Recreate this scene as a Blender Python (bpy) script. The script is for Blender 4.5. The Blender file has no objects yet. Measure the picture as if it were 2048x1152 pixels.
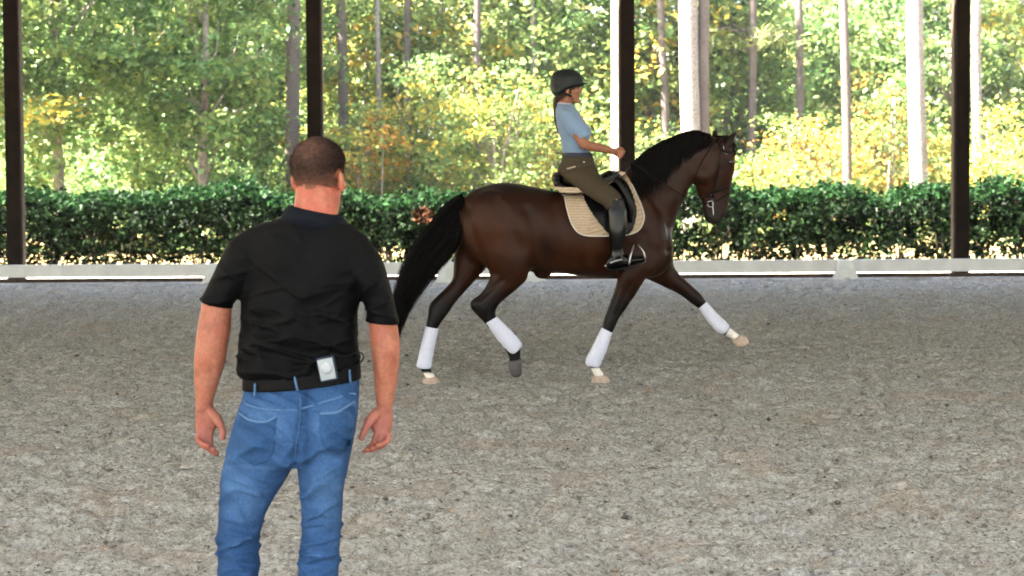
import bpy, bmesh, math, random
import numpy as np
from mathutils import Vector, Matrix
from mathutils.bvhtree import BVHTree

R = math.radians
sc = bpy.context.scene
col = sc.collection

# ------------------------------------------------------------------ camera, sky, sun, exposure
F = 3000.0 / 2048.0                      # focal length in image widths
CAM_H, PITCH, ROLL, SHIFT = 1.77, 2.0, -0.38, -154.0 / 2048.0
cd = bpy.data.cameras.new('camera')
cam = bpy.data.objects.new('camera', cd); col.objects.link(cam)
cam.location = (0, 0, CAM_H)
CR = (Matrix.Rotation(R(90 - PITCH), 3, 'X') @ Matrix.Rotation(R(ROLL), 3, 'Z'))
cam.rotation_euler = CR.to_euler()
cd.sensor_width = 36.0; cd.lens = 36.0 * F
cd.shift_y = SHIFT
cd.clip_start = 0.05; cd.clip_end = 1500
cd.dof.use_dof = True; cd.dof.focus_distance = 7.5; cd.dof.aperture_fstop = 4.0
sc.camera = cam

SUN_EL, SUN_AZ = 46.0, 12.0               # sun from the left of the view, SUN_AZ degrees towards the camera side
sun_dir = Vector((-math.cos(R(SUN_EL)) * math.cos(R(SUN_AZ)), -math.cos(R(SUN_EL)) * math.sin(R(SUN_AZ)), math.sin(R(SUN_EL))))
w = bpy.data.worlds.new('World'); sc.world = w; w.use_nodes = True
nt = w.node_tree
bg = nt.nodes['Background']
sky = nt.nodes.new('ShaderNodeTexSky'); sky.sky_type = 'NISHITA'; sky.sun_disc = False
sky.sun_elevation = R(SUN_EL)
sky.sun_rotation = math.atan2(sun_dir.x, sun_dir.y)
sky.air_density = 1.2; sky.dust_density = 2.5; sky.ozone_density = 1.0
nt.links.new(sky.outputs[0], bg.inputs[0]); bg.inputs[1].default_value = 0.06
sl = bpy.data.lights.new('sun', 'SUN'); sl.energy = 5.0; sl.angle = R(0.5); sl.color = (1.0, 0.94, 0.84)
so = bpy.data.objects.new('sun', sl); col.objects.link(so)
so.rotation_euler = sun_dir.to_track_quat('Z', 'Y').to_euler()
so.location = (-20, -5, 25)
vs = sc.view_settings
vs.view_transform = 'Standard'; vs.look = 'None'; vs.exposure = 4.4; vs.gamma = 1.0; vs.use_curve_mapping = False
sc.render.engine = 'CYCLES'
sc.cycles.use_denoising = True
sc.cycles.max_bounces = 8; sc.cycles.diffuse_bounces = 5; sc.cycles.glossy_bounces = 3
sc.cycles.transmission_bounces = 4; sc.cycles.transparent_max_bounces = 4
sc.cycles.sample_clamp_indirect = 6.0; sc.cycles.volume_bounces = 0
sc.cycles.caustics_reflective = False; sc.cycles.caustics_refractive = False

HAZE = 0.0004  # density of the added haze
FILL_PANEL = 0.33  # light let through by the added roof panels

# ------------------------------------------------------------------ helpers
def at(px, py, Y):
    """point on the vertical plane y = Y that the photograph's pixel (px, py) shows"""
    d = CR @ Vector(((px - 1024) / 3000, (576 - py) / 3000 + SHIFT * 2048 / 3000, -1))
    t = Y / d.y
    return Vector((d.x * t, Y, CAM_H + d.z * t))
CRI = np.array(CR.transposed())
def pix(V):
    """array of world points -> photograph pixels"""
    q = (np.asarray(V, float) - np.array([0, 0, CAM_H])) @ CRI.T
    return 1024 + 3000 * q[:, 0] / -q[:, 2], 576 + SHIFT * 2048 - 3000 * q[:, 1] / -q[:, 2]

def _hash(ix, iy, iz, seed):
    n = (ix.astype(np.int64) * 374761393 + iy.astype(np.int64) * 668265263 + iz.astype(np.int64) * 2147483647 + seed * 1274126177) & 0xffffffff
    n = ((n ^ (n >> 13)) * 1274126177) & 0xffffffff
    n = (n ^ (n >> 16)) & 0xffffffff
    return n.astype(np.float64) / 0xffffffff
def noise(P, seed=0):
    """value noise in 0..1 for an (n,3) array"""
    P = np.asarray(P, float); I = np.floor(P); f = P - I; f = f * f * (3 - 2 * f); I = I.astype(np.int64)
    r = 0
    for a in (0, 1):
        for b in (0, 1):
            for c in (0, 1):
                wgt = (f[:, 0] if a else 1 - f[:, 0]) * (f[:, 1] if b else 1 - f[:, 1]) * (f[:, 2] if c else 1 - f[:, 2])
                r = r + wgt * _hash(I[:, 0] + a, I[:, 1] + b, I[:, 2] + c, seed)
    return r
def fbm(P, seed=0, o=3):
    r = 0; a = 0.5; P = np.asarray(P, float)
    for k in range(o):
        r = r + a * noise(P * 2 ** k, seed + k); a *= 0.5
    return r
def sstep(a, b, x):
    t = np.clip((x - a) / (b - a), 0, 1); return t * t * (3 - 2 * t)

def link(o, parent=None):
    col.objects.link(o)
    if parent is not None:
        o.parent = parent
        # geometry is given in world coordinates: cancel the parents' offset
        off = Vector((0, 0, 0)); p = parent
        while p is not None:
            off += p.location; p = p.parent
        o.location = -off
    return o
def obj(name, me, mat, parent=None, smooth=True):
    if not me.materials: me.materials.append(mat)
    if smooth: me.polygons.foreach_set('use_smooth', [True] * len(me.polygons))
    return link(bpy.data.objects.new(name, me), parent)
def tag(o, label=None, cat=None, group=None, kind=None):
    if label: o['label'] = label
    if cat: o['category'] = cat
    if group: o['group'] = group
    if kind: o['kind'] = kind
    return o
def thing(name, loc, label, cat, group=None):
    o = bpy.data.objects.new(name, None); col.objects.link(o); o.location = loc
    o.empty_display_size = 0.1
    return tag(o, label, cat, group)
def mesh_np(name, V, Fq):
    """mesh from numpy verts and equal-sized faces"""
    V = np.asarray(V, np.float32); Fq = np.asarray(Fq, np.int32); k = Fq.shape[1]
    me = bpy.data.meshes.new(name)
    me.vertices.add(len(V)); me.vertices.foreach_set('co', V.ravel())
    me.loops.add(Fq.size); me.loops.foreach_set('vertex_index', Fq.ravel())
    me.polygons.add(len(Fq)); me.polygons.foreach_set('loop_start', np.arange(0, Fq.size, k, dtype=np.int32))
    me.update(calc_edges=True); return me
def set_col(me, C, name='Col'):
    C = np.asarray(C, np.float32)
    if C.shape[1] == 3: C = np.hstack([C, np.ones((len(C), 1), np.float32)])
    a = me.color_attributes.new(name, 'FLOAT_COLOR', 'POINT'); a.data.foreach_set('color', C.ravel())
def get_co(me):
    a = np.empty(len(me.vertices) * 3, np.float32); me.vertices.foreach_get('co', a); return a.reshape(-1, 3).astype(float)
def get_no(me):
    a = np.empty(len(me.vertices) * 3, np.float32); me.vertices.foreach_get('normal', a); return a.reshape(-1, 3).astype(float)
def set_co(me, V):
    me.vertices.foreach_set('co', np.asarray(V, np.float32).ravel()); me.update()

def catmull(A, k):
    A = np.asarray(A, float)
    if len(A) < 3 or k < 2: return A
    P = np.vstack([2 * A[0] - A[1], A, 2 * A[-1] - A[-2]]); out = []
    for i in range(1, len(P) - 2):
        p0, p1, p2, p3 = P[i - 1], P[i], P[i + 1], P[i + 2]
        for j in range(k):
            t = j / k
            out.append(0.5 * ((2 * p1) + (-p0 + p2) * t + (2 * p0 - 5 * p1 + 4 * p2 - p3) * t * t + (-p0 + 3 * p1 - 3 * p2 + p3) * t ** 3))
    out.append(A[-1]); return np.array(out)
def rings(C, U, W, n=24, e=1.0):
    """closed loft: centres C, half axes U and W per ring -> (verts, faces)"""
    m = len(C); th = np.arange(n) * 2 * math.pi / n
    ct = np.sign(np.cos(th)) * np.abs(np.cos(th)) ** e; st = np.sign(np.sin(th)) * np.abs(np.sin(th)) ** e
    V = (C[:, None, :] + U[:, None, :] * ct[None, :, None] + W[:, None, :] * st[None, :, None]).reshape(-1, 3)
    V = np.vstack([V, C[0], C[-1]])
    Fs = []
    for i in range(m - 1):
        for j in range(n):
            a, b = i * n + j, i * n + (j + 1) % n
            Fs.append((a, b, b + n, a + n))
    for j in range(n):
        Fs.append(((j + 1) % n, j, m * n)); Fs.append(((m - 1) * n + j, (m - 1) * n + (j + 1) % n, m * n + 1))
    return V, Fs
def sil(pairs, Y, n=24, e=1.0, k=3):
    """loft from outline pairs (x1,y1,x2,y2,half depth,offset in y) read off the photograph, at depth Y (number or function of px)"""
    A = catmull([p if len(p) == 6 else tuple(p) + (0,) for p in pairs], k)
    C, U, W = [], [], []
    for x1, y1, x2, y2, hd, yo in A:
        yy = (Y((x1 + x2) / 2) if callable(Y) else Y) + yo
        a, b = at(x1, y1, yy), at(x2, y2, yy)
        C.append((a + b) / 2); U.append((b - a) / 2); W.append((0, hd, 0))
    return rings(np.array(C), np.array(U), np.array(W), n, e)
def tube(P, r, n=10, k=1, flat=1.0, up=(0, 0, 1), e=1.0):
    """tube through points, radii r (number or list); flat scales the second axis"""
    P = np.asarray([tuple(p) for p in P], float)
    r = np.full(len(P), r, float) if np.isscalar(r) else np.asarray(r, float)
    A = catmull(np.hstack([P, r[:, None]]), k); P, r = A[:, :3], A[:, 3]
    T = np.gradient(P, axis=0); T /= np.linalg.norm(T, axis=1)[:, None] + 1e-12
    U, W = [], []
    u = np.array(up, float)
    if abs(np.dot(u, T[0])) > 0.95: u = np.array((0, 1, 0.0)) if abs(T[0][1]) < 0.9 else np.array((1.0, 0, 0))
    for i in range(len(P)):
        u = u - np.dot(u, T[i]) * T[i]; u /= np.linalg.norm(u) + 1e-12
        U.append(u * r[i]); W.append(np.cross(T[i], u) * r[i] * flat)
    return rings(P, np.array(U), np.array(W), n, e)
def ell(c, rad, rot=None, n=20, m=12):
    """ellipsoid"""
    V, Fs = [], []
    for i in range(1, m):
        a = math.pi * i / m
        for j in range(n):
            b = 2 * math.pi * j / n
            V.append((rad[0] * math.sin(a) * math.cos(b), rad[1] * math.sin(a) * math.sin(b), rad[2] * math.cos(a)))
    V += [(0, 0, rad[2]), (0, 0, -rad[2])]; V = np.array(V)
    if rot is not None: V = V @ np.array(rot).T
    V = V + np.array(tuple(c))
    for i in range(m - 2):
        for j in range(n):
            a, b = i * n + j, i * n + (j + 1) % n
            Fs.append((a, a + n, b + n, b))
    k = (m - 1) * n
    for j in range(n):
        Fs.append((j, (j + 1) % n, k)); Fs.append(((m - 2) * n + (j + 1) % n, (m - 2) * n + j, k + 1))
    return V, Fs
def box(c, s, rz=0.0, rot=None):
    V = np.array([(x, y, z) for x in (-.5, .5) for y in (-.5, .5) for z in (-.5, .5)]) * np.array(s)
    M = np.array(Matrix.Rotation(rz, 3, 'Z')) if rot is None else np.array(rot)
    V = V @ M.T + np.array(tuple(c))
    return V, [(0, 1, 3, 2), (4, 6, 7, 5), (0, 4, 5, 1), (2, 3, 7, 6), (0, 2, 6, 4), (1, 5, 7, 3)]
def join(pieces, name='mesh'):
    V, Fs, o = [], [], 0
    for v, f in pieces:
        V.append(np.asarray(v, float)); Fs += [tuple(i + o for i in q) for q in f]; o += len(v)
    me = bpy.data.meshes.new(name); me.from_pydata(np.vstack(V).tolist(), [], Fs)
    bm = bmesh.new(); bm.from_mesh(me); bmesh.ops.recalc_face_normals(bm, faces=bm.faces); bm.to_mesh(me); bm.free()
    return me
def bevelled(pieces, w=0.006, seg=2, name='mesh'):
    me = join(pieces, name); bm = bmesh.new(); bm.from_mesh(me)
    bmesh.ops.bevel(bm, geom=list(bm.edges), offset=w, segments=seg, affect='EDGES', profile=0.6)
    bm.to_mesh(me); bm.free(); return me
def union(pieces, voxel, smooth=5, fac=0.5, name='body'):
    """fuse closed pieces into one continuous surface"""
    me = join(pieces, name); o = bpy.data.objects.new('tmp', me); col.objects.link(o)
    m = o.modifiers.new('r', 'REMESH'); m.mode = 'VOXEL'; m.voxel_size = voxel; m.adaptivity = 0
    if smooth:
        s = o.modifiers.new('s', 'SMOOTH'); s.factor = fac; s.iterations = smooth
    dg = bpy.context.evaluated_depsgraph_get(); dg.update()
    out = bpy.data.meshes.new_from_object(o.evaluated_get(dg)); out.name = name
    bpy.data.objects.remove(o); bpy.data.meshes.remove(me); return out
def displace(me, fn):
    V, N = get_co(me), get_no(me); set_co(me, V + N * fn(V, N)[:, None])
def relax(me, wfn, it):
    """Laplacian smoothing weighted per vertex"""
    E = np.empty(len(me.edges) * 2, np.int32); me.edges.foreach_get('vertices', E); E = E.reshape(-1, 2)
    V = get_co(me); wv = wfn(V)[:, None]; n = len(V)
    deg = np.bincount(E.ravel(), minlength=n)[:, None].astype(float)
    for _ in range(it):
        A = np.zeros_like(V)
        for c in range(3):
            A[:, c] = np.bincount(E[:, 0], V[E[:, 1], c], n) + np.bincount(E[:, 1], V[E[:, 0], c], n)
        V = V + (A / np.maximum(deg, 1) - V) * wv
    set_co(me, V)
def bvh(me):
    return BVHTree.FromPolygons([v.co[:] for v in me.vertices], [p.vertices[:] for p in me.polygons])
def drape(tree, outline, Yg, off=0.004, thick=0.006, step=6.0, dirn=1, fallback=None, relief=None):
    """patch with thickness laid on a surface; outline in photograph pixels, cast along y"""
    O = np.array(outline, float); x0, y0 = O.min(0); x1, y1 = O.max(0)
    nx, ny = max(2, int((x1 - x0) / step)), max(2, int((y1 - y0) / step))
    def inside(x, y):
        c = False; j = len(O) - 1
        for i in range(len(O)):
            if (O[i, 1] > y) != (O[j, 1] > y) and x < (O[j, 0] - O[i, 0]) * (y - O[i, 1]) / (O[j, 1] - O[i, 1]) + O[i, 0]: c = not c
            j = i
        return c
    def nearest(x, y):
        best = None
        for i in range(len(O)):
            a, b = O[i - 1], O[i]; d = b - a; t = np.clip(np.dot((x, y) - a, d) / (d @ d + 1e-9), 0, 1); q = a + t * d
            dd = (q[0] - x) ** 2 + (q[1] - y) ** 2
            if best is None or dd < best[0]: best = (dd, q)
        return best[1]
    idx = {}; pts = []; faces = []
    def vid(i, j):
        if (i, j) in idx: return idx[(i, j)]
        x, y = x0 + (x1 - x0) * i / nx, y0 + (y1 - y0) * j / ny
        if not inside(x, y): x, y = nearest(x, y)
        idx[(i, j)] = len(pts); pts.append((x, y)); return idx[(i, j)]
    for i in range(nx):
        for j in range(ny):
            xm, ym = x0 + (x1 - x0) * (i + .5) / nx, y0 + (y1 - y0) * (j + .5) / ny
            if inside(xm, ym): faces.append((vid(i, j), vid(i + 1, j), vid(i + 1, j + 1), vid(i, j + 1)))
    P = []; last = None
    for x, y in pts:
        yy = Yg(x) if callable(Yg) else Yg
        p = at(x, y, yy); hit = tree.ray_cast(Vector((p.x, yy - 1.5 * dirn, p.z)), Vector((0, dirn, 0)))
        q = hit[0] if hit[0] is not None else None
        P.append([p.x, (q.y if q is not None else None), p.z])
    ys = [p[1] for p in P if p[1] is not None]; dflt = fallback if fallback is not None else (np.median(ys) if ys else (Yg(1200) if callable(Yg) else Yg))
    P = np.array([[a, dflt if b is None else b, c] for a, b, c in P])
    rl = np.zeros(len(P)) if relief is None else relief(np.array(pts), P)
    A = P.copy(); A[:, 1] -= dirn * (off + thick + rl); B = P.copy(); B[:, 1] -= dirn * (off - 0.012)
    V = np.vstack([A, B]); n = len(P)
    Fs = list(faces) + [tuple(i + n for i in reversed(f)) for f in faces]
    cnt = {}
    for f in faces:
        for a, b in zip(f, f[1:] + f[:1]): cnt[(a, b)] = 1
    for (a, b) in cnt:
        if (b, a) not in cnt: Fs.append((b, a, a + n, b + n))
    return V, Fs, np.array(pts)

# ------------------------------------------------------------------ materials
def mat(name, base=(.5, .5, .5), rough=.7, spec=.3, attr=None, noise_scale=None, noise_amt=.25, bump=0., bump_scale=60., metallic=0., trans=0., sheen=0., coat=0., vary=None, sss=0.):
    m = bpy.data.materials.new(name); m.use_nodes = True; t = m.node_tree; N, L = t.nodes, t.links
    b = N['Principled BSDF']
    b.inputs['Roughness'].default_value = rough; b.inputs['Specular IOR Level'].default_value = spec
    b.inputs['Metallic'].default_value = metallic
    b.inputs['Sheen Weight'].default_value = sheen
    b.inputs['Coat Weight'].default_value = coat
    if sss:
        b.inputs['Subsurface Weight'].default_value = sss; b.inputs['Subsurface Radius'].default_value = (1, .35, .2); b.inputs['Subsurface Scale'].default_value = 0.01
    c = None
    if attr:
        a = N.new('ShaderNodeAttribute'); a.attribute_name = attr; c = a.outputs['Color']
    else:
        r_ = N.new('ShaderNodeRGB'); r_.outputs[0].default_value = (*base, 1); c = r_.outputs[0]
    geo = N.new('ShaderNodeNewGeometry')
    if noise_scale:
        n = N.new('ShaderNodeTexNoise'); n.inputs['Scale'].default_value = noise_scale; n.inputs['Detail'].default_value = 5
        L.new(geo.outputs['Position'], n.inputs['Vector'])
        mr = N.new('ShaderNodeMapRange'); mr.inputs[1].default_value = .3; mr.inputs[2].default_value = .7
        mr.inputs[3].default_value = 1 - noise_amt; mr.inputs[4].default_value = 1 + noise_amt
        L.new(n.outputs['Fac'], mr.inputs[0])
        mx = N.new('ShaderNodeMix'); mx.data_type = 'RGBA'; mx.blend_type = 'MULTIPLY'; mx.inputs[0].default_value = 1
        L.new(c, mx.inputs[6]); L.new(mr.outputs[0], mx.inputs[7]); c = mx.outputs[2]
    L.new(c, b.inputs['Base Color'])
    if bump:
        n2 = N.new('ShaderNodeTexNoise'); n2.inputs['Scale'].default_value = bump_scale; n2.inputs['Detail'].default_value = 4
        L.new(geo.outputs['Position'], n2.inputs['Vector'])
        bp = N.new('ShaderNodeBump'); bp.inputs['Strength'].default_value = bump; bp.inputs['Distance'].default_value = .01
        L.new(n2.outputs['Fac'], bp.inputs['Height']); L.new(bp.outputs[0], b.inputs['Normal'])
    if trans:
        out = N['Material Output']; tr = N.new('ShaderNodeBsdfTranslucent'); ms = N.new('ShaderNodeMixShader'); ms.inputs[0].default_value = trans
        L.new(c, tr.inputs['Color']); L.new(b.outputs[0], ms.inputs[1]); L.new(tr.outputs[0], ms.inputs[2]); L.new(ms.outputs[0], out.inputs['Surface'])
    return m

# ------------------------------------------------------------------ ground, footing, path
def ramp_mat(name, stops, scale, rough=.9, bump=.5, bump_scale=30, detail=8, second=None, distance=.03):
    m = bpy.data.materials.new(name); m.use_nodes = True; t = m.node_tree; N, L = t.nodes, t.links
    b = N['Principled BSDF']; b.inputs['Roughness'].default_value = rough; b.inputs['Specular IOR Level'].default_value = .0
    g = N.new('ShaderNodeNewGeometry')
    n = N.new('ShaderNodeTexNoise'); n.inputs['Scale'].default_value = scale; n.inputs['Detail'].default_value = detail; n.inputs['Roughness'].default_value = .65
    L.new(g.outputs['Position'], n.inputs['Vector'])
    r = N.new('ShaderNodeValToRGB'); L.new(n.outputs['Fac'], r.inputs[0])
    e = r.color_ramp.elements
    while len(e) < len(stops): e.new(.5)
    for el_, (p, c) in zip(e, stops): el_.position = p; el_.color = (*c, 1)
    c = r.outputs[0]
    if second:
        for sc_, lo, hi, colr, amt in second:
            n2 = N.new('ShaderNodeTexNoise'); n2.inputs['Scale'].default_value = sc_; n2.inputs['Detail'].default_value = 4
            L.new(g.outputs['Position'], n2.inputs['Vector'])
            mr = N.new('ShaderNodeMapRange'); mr.inputs[1].default_value = lo; mr.inputs[2].default_value = hi; mr.inputs[4].default_value = amt
            L.new(n2.outputs['Fac'], mr.inputs[0])
            mx = N.new('ShaderNodeMix'); mx.data_type = 'RGBA'; L.new(mr.outputs[0], mx.inputs[0]); L.new(c, mx.inputs[6]); mx.inputs[7].default_value = (*colr, 1)
            c = mx.outputs[2]
    L.new(c, b.inputs['Base Color'])
    nb = N.new('ShaderNodeTexNoise'); nb.inputs['Scale'].default_value = bump_scale; nb.inputs['Detail'].default_value = 6; nb.inputs['Roughness'].default_value = .7
    L.new(g.outputs['Position'], nb.inputs['Vector'])
    bp = N.new('ShaderNodeBump'); bp.inputs['Strength'].default_value = bump; bp.inputs['Distance'].default_value = distance
    L.new(nb.outputs['Fac'], bp.inputs['Height']); L.new(bp.outputs[0], b.inputs['Normal'])
    return m

M = {}
M['footing'] = ramp_mat('sand_footing', [(.30, (.12, .113, .10)), (.43, (.315, .30, .272)), (.58, (.445, .43, .395)), (.72, (.60, .585, .55))], 42, bump=.9, bump_scale=64, distance=.03,
                        second=[(20, .60, .68, (.13, .115, .095), .6), (1.7, .54, .72, (.36, .285, .215), .5), (4.5, .60, .74, (.30, .245, .19), .35), (0.55, .5, .7, (.34, .32, .25), .3), (60, .63, .70, (.06, .05, .04), .75), (85, .66, .72, (.62, .59, .55), .7)])
M['litter'] = ramp_mat('leaf_litter', [(.3, (.09, .06, .03)), (.5, (.24, .17, .08)), (.7, (.40, .31, .16))], 9, bump=.8, bump_scale=14,
                       second=[(.35, .5, .62, (.13, .17, .05), .7)])
M['path'] = ramp_mat('pale_gravel', [(.3, (.34, .31, .26)), (.5, (.48, .45, .40)), (.7, (.6, .57, .52))], 18, bump=.4, bump_scale=50)

def sheet(name, x0, x1, y0, y1, z, m, label=None):
    me = bpy.data.meshes.new(name)
    me.from_pydata([(x0, y0, z), (x1, y0, z), (x1, y1, z), (x0, y1, z)], [], [(0, 1, 2, 3)])
    o = obj(name, me, m, smooth=False); tag(o, label, name.replace('_', ' ') if label else None, kind='structure'); return o
# the wooded ground: gently uneven, reaching the horizon
gx = np.concatenate([[-170, -90], np.linspace(-45, 45, 91), [90, 170]])
gy = np.concatenate([[-120, -60, -40, -5], np.linspace(0, 24, 9)[1:], np.linspace(24.5, 90, 110), [110, 150, 220]])
GX, GY = np.meshgrid(gx, gy); P0 = np.stack([GX.ravel(), GY.ravel(), 0 * GX.ravel()], 1)
hz = (fbm(P0 * .4, 5) - .45) * .35 * sstep(25.5, 30, P0[:, 1]) - .05
P0[:, 2] = hz
nxg = len(gx); ii = np.arange(len(gy) - 1)[:, None] * nxg + np.arange(nxg - 1)[None, :]
Fg = np.stack([ii, ii + 1, ii + 1 + nxg, ii + nxg], -1).reshape(-1, 4)
tag(obj('ground', mesh_np('ground', P0, Fg), M['litter']), 'sunlit leaf-strewn ground under the trees', 'ground', kind='structure')
tag(sheet('gravel_path', -40, 40, 21.92, 23.95, -.02, M['path']), 'bright sunlit strip of pale gravel between rail and hedge', 'path', kind='structure')
M['mulch'] = ramp_mat('bark_mulch', [(.3, (.03, .02, .012)), (.5, (.08, .052, .03)), (.7, (.17, .12, .075))], 22, bump=.8, bump_scale=40)
tag(sheet('hedge_bed', -40, 40, 23.95, 25.9, -.016, M['mulch']), 'brown mulch bed under the hedge', 'bed', kind='structure')
tag(sheet('yard', -60, 60, -60, -3.2, -.02, M['path']), 'pale open yard outside the arena', 'yard', kind='structure')

# riding surface: hoof-churned sand
fx = np.concatenate([[-33, -26, -20, -15, -12], np.arange(-9.0, 9.01, .033), [12, 15, 20, 26, 33]])
fy = np.concatenate([[-3.2, -1, 1, 3], [4.2, 5.0, 5.5], np.arange(5.6, 9, .024), np.arange(9, 14, .036), np.arange(14, 21.86, .055), [21.9]])
GX, GY = np.meshgrid(fx, fy); Pf = np.stack([GX.ravel(), GY.ravel(), 0 * GX.ravel()], 1)
dry = (fbm(Pf * 2.2, 11) - .44) * .07
n1, n2, n3 = noise(Pf * np.array([12, 16, 1]), 21), noise(Pf * np.array([22, 28, 1]), 31), noise(Pf * 33, 35)
clod = -.030 * sstep(.58, .74, n1) - .024 * sstep(.60, .76, n2) + .014 * sstep(.55, .8, noise(Pf * np.array([14, 16, 1]), 25)) + (n3 - .5) * .022 + .006
zf = (dry + clod).reshape(GX.shape)
rng = np.random.default_rng(4)
for _ in range(750):
    cx, cy = rng.uniform(-9, 9), (rng.uniform(5.6, 21.5) if _ % 3 else rng.choice([11.75, 20.6, 15.5]) + rng.normal(0, .22))
    i0, i1 = np.searchsorted(fx, [cx - .2, cx + .2]); j0, j1 = np.searchsorted(fy, [cy - .2, cy + .2])
    if i1 <= i0 or j1 <= j0: continue
    dd = np.hypot(GX[j0:j1, i0:i1] - cx, GY[j0:j1, i0:i1] - cy); rr = rng.uniform(.05, .08)
    zf[j0:j1, i0:i1] += -.028 * np.exp(-(dd / rr) ** 4) + .014 * np.exp(-((dd - rr * 1.5) / (.4 * rr)) ** 2)
for hx_, hy_ in ((1199, 11.69), (862, 11.71)):            # standing hooves press into the sand
    c0 = at(hx_, 768, hy_); dd = np.hypot(GX - c0.x, GY - c0.y)
    zf = np.where(dd < .3, zf * sstep(.06, .3, dd) + .022 * np.exp(-((dd - .105) / .03) ** 2) - .004 * (dd < .08), zf)
edge = (sstep(-9.0, -8.5, GX) * (1 - sstep(8.5, 9.0, GX)) * sstep(5.5, 5.7, GY) * (1 - sstep(21.5, 21.85, GY)))
Pf[:, 2] = (zf * edge).ravel() + .004
nxg = len(fx); ii = np.arange(len(fy) - 1)[:, None] * nxg + np.arange(nxg - 1)[None, :]
Fg = np.stack([ii, ii + 1, ii + 1 + nxg, ii + nxg], -1).reshape(-1, 4)
tag(obj('arena_footing', mesh_np('arena_footing', Pf, Fg), M['footing']), 'grey hoof-churned sand footing of the riding arena', 'arena footing', kind='structure')

# ------------------------------------------------------------------ shelter: posts, roof, sill timber
M['post'] = mat('dark_stained_wood', (.010, .006, .004), .75, .1, noise_scale=7, noise_amt=.4, bump=.35, bump_scale=45)
M['edge'] = mat('post_lit_side', (.05, .031, .02), .6, .3, noise_scale=12, noise_amt=.3)  # paler wood tone stands for light on the posts' side faces
M['roof'] = mat('roof_steel', (.34, .34, .33), .5, .3, noise_scale=2, noise_amt=.08)
M['timber'] = mat('sill_timber', (.06, .038, .024), .8, .2, noise_scale=14, noise_amt=.4, bump=.4, bump_scale=60)
sh = thing('riding_arena_shelter', (0, 22, 0), 'open-sided arena shelter on dark wooden posts', 'shelter')
POSTS = [(31, 22.0), (632, 22.0), (1256, 22.0), (1922, 22.0)]
xs_p = [at(px, 500, Y).x for px, Y in POSTS]
xs_all = [xs_p[0] - 9.2, xs_p[0] - 4.6] + xs_p + [xs_p[3] + 4.7, xs_p[3] + 9.4]
for i, x in enumerate(xs_all):
    o = obj('post', bevelled([box((x, 22.02, 2.12), (.205, .2, 4.36))], .012, 2, 'post'), M['post'], sh, smooth=False)
    side = 1 if x < 0 else -1          # pale strip added for the daylight on each post's inner side
    obj('lit_side_strip', bevelled([box((x + side * .116, 22.02, 2.1), (.024, .13, 4.3))], .004, 1, 'lit_side_strip'), M['edge'], o, smooth=False)
for i in range(10):
    x = -36 + 8 * i
    obj('post', bevelled([box((x, -1.0, 2.12), (.205, .2, 4.36))], .012, 2, 'post'), M['post'], sh, smooth=False)
EH, RH, Y0, Y1 = 4.36, 7.4, -1.0, 21.86
ym = (Y0 + Y1) / 2
def slab(name, pts, t, m, par):
    n = len(pts); V = [p for p in pts] + [(x, y, z + t) for x, y, z in pts]
    Fs = [tuple(range(n)), tuple(range(2 * n - 1, n - 1, -1))] + [(i, i + n, (i + 1) % n + n, (i + 1) % n) for i in range(n)]
    return obj(name, join([(np.array(V, float), Fs)], name), m, par, smooth=False)
slab('roof_slope', [(-34, ym, RH), (34, ym, RH), (34, Y1, EH), (-34, Y1, EH)], .08, M['roof'], sh)
def rz(y): return EH + (RH - EH) * (y - Y0) / (ym - Y0)
M['fill_panel'] = bpy.data.materials.new('added_translucent_panel'); M['fill_panel'].use_nodes = True
_t = M['fill_panel'].node_tree; _b = _t.nodes['Principled BSDF']; _b.inputs['Base Color'].default_value = (.6, .6, .57, 1); _b.inputs['Roughness'].default_value = .6
_tr = _t.nodes.new('ShaderNodeBsdfTranslucent'); _tr.inputs['Color'].default_value = (.95, .93, .88, 1); _mx = _t.nodes.new('ShaderNodeMixShader'); _mx.inputs[0].default_value = FILL_PANEL
_t.links.new(_b.outputs[0], _mx.inputs[1]); _t.links.new(_tr.outputs[0], _mx.inputs[2]); _t.links.new(_mx.outputs[0], _t.nodes['Material Output'].inputs['Surface'])
SKA, SKB = 3.6, 5.0                       # unseen translucent panels added to the near slope to brighten the footing
slab('roof_slope', [(34, ym, RH), (-34, ym, RH), (-34, SKB, rz(SKB)), (34, SKB, rz(SKB))], .08, M['roof'], sh)
slab('roof_slope', [(34, SKA, rz(SKA)), (-34, SKA, rz(SKA)), (-34, Y0, EH), (34, Y0, EH)], .08, M['roof'], sh)
for i in range(17):
    xa = -34 + 4 * i; me = bpy.data.meshes.new('added_roof_panel')
    me.from_pydata([(xa, SKB + .02, rz(SKB) + .05), (xa + 4, SKB + .02, rz(SKB) + .05), (xa + 4, SKA - .02, rz(SKA) + .05), (xa, SKA - .02, rz(SKA) + .05)], [], [(0, 1, 2, 3)])
    obj('added_roof_panel', me, M['fill_panel'], sh, smooth=False)
for yb in (21.76, -0.9):
    obj('eave_beam', join([box((0, yb, EH - .1 - .04), (68, .14, .18))], 'eave_beam'), M['post'], sh, smooth=False)
for i in range(8):
    x = -28 + 8 * i
    obj('rafter', join([tube([(x, Y0 + .2, EH - .05), (x, ym, RH - .1), (x, Y1 - .2, EH - .05)], .08, 4)], 'rafter'), M['post'], sh, smooth=False)
tb = obj('sill_timber', bevelled([box((0, 21.90, .015), (60, .07, .09))], .008, 1), M['timber'], sh, smooth=False)

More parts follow.
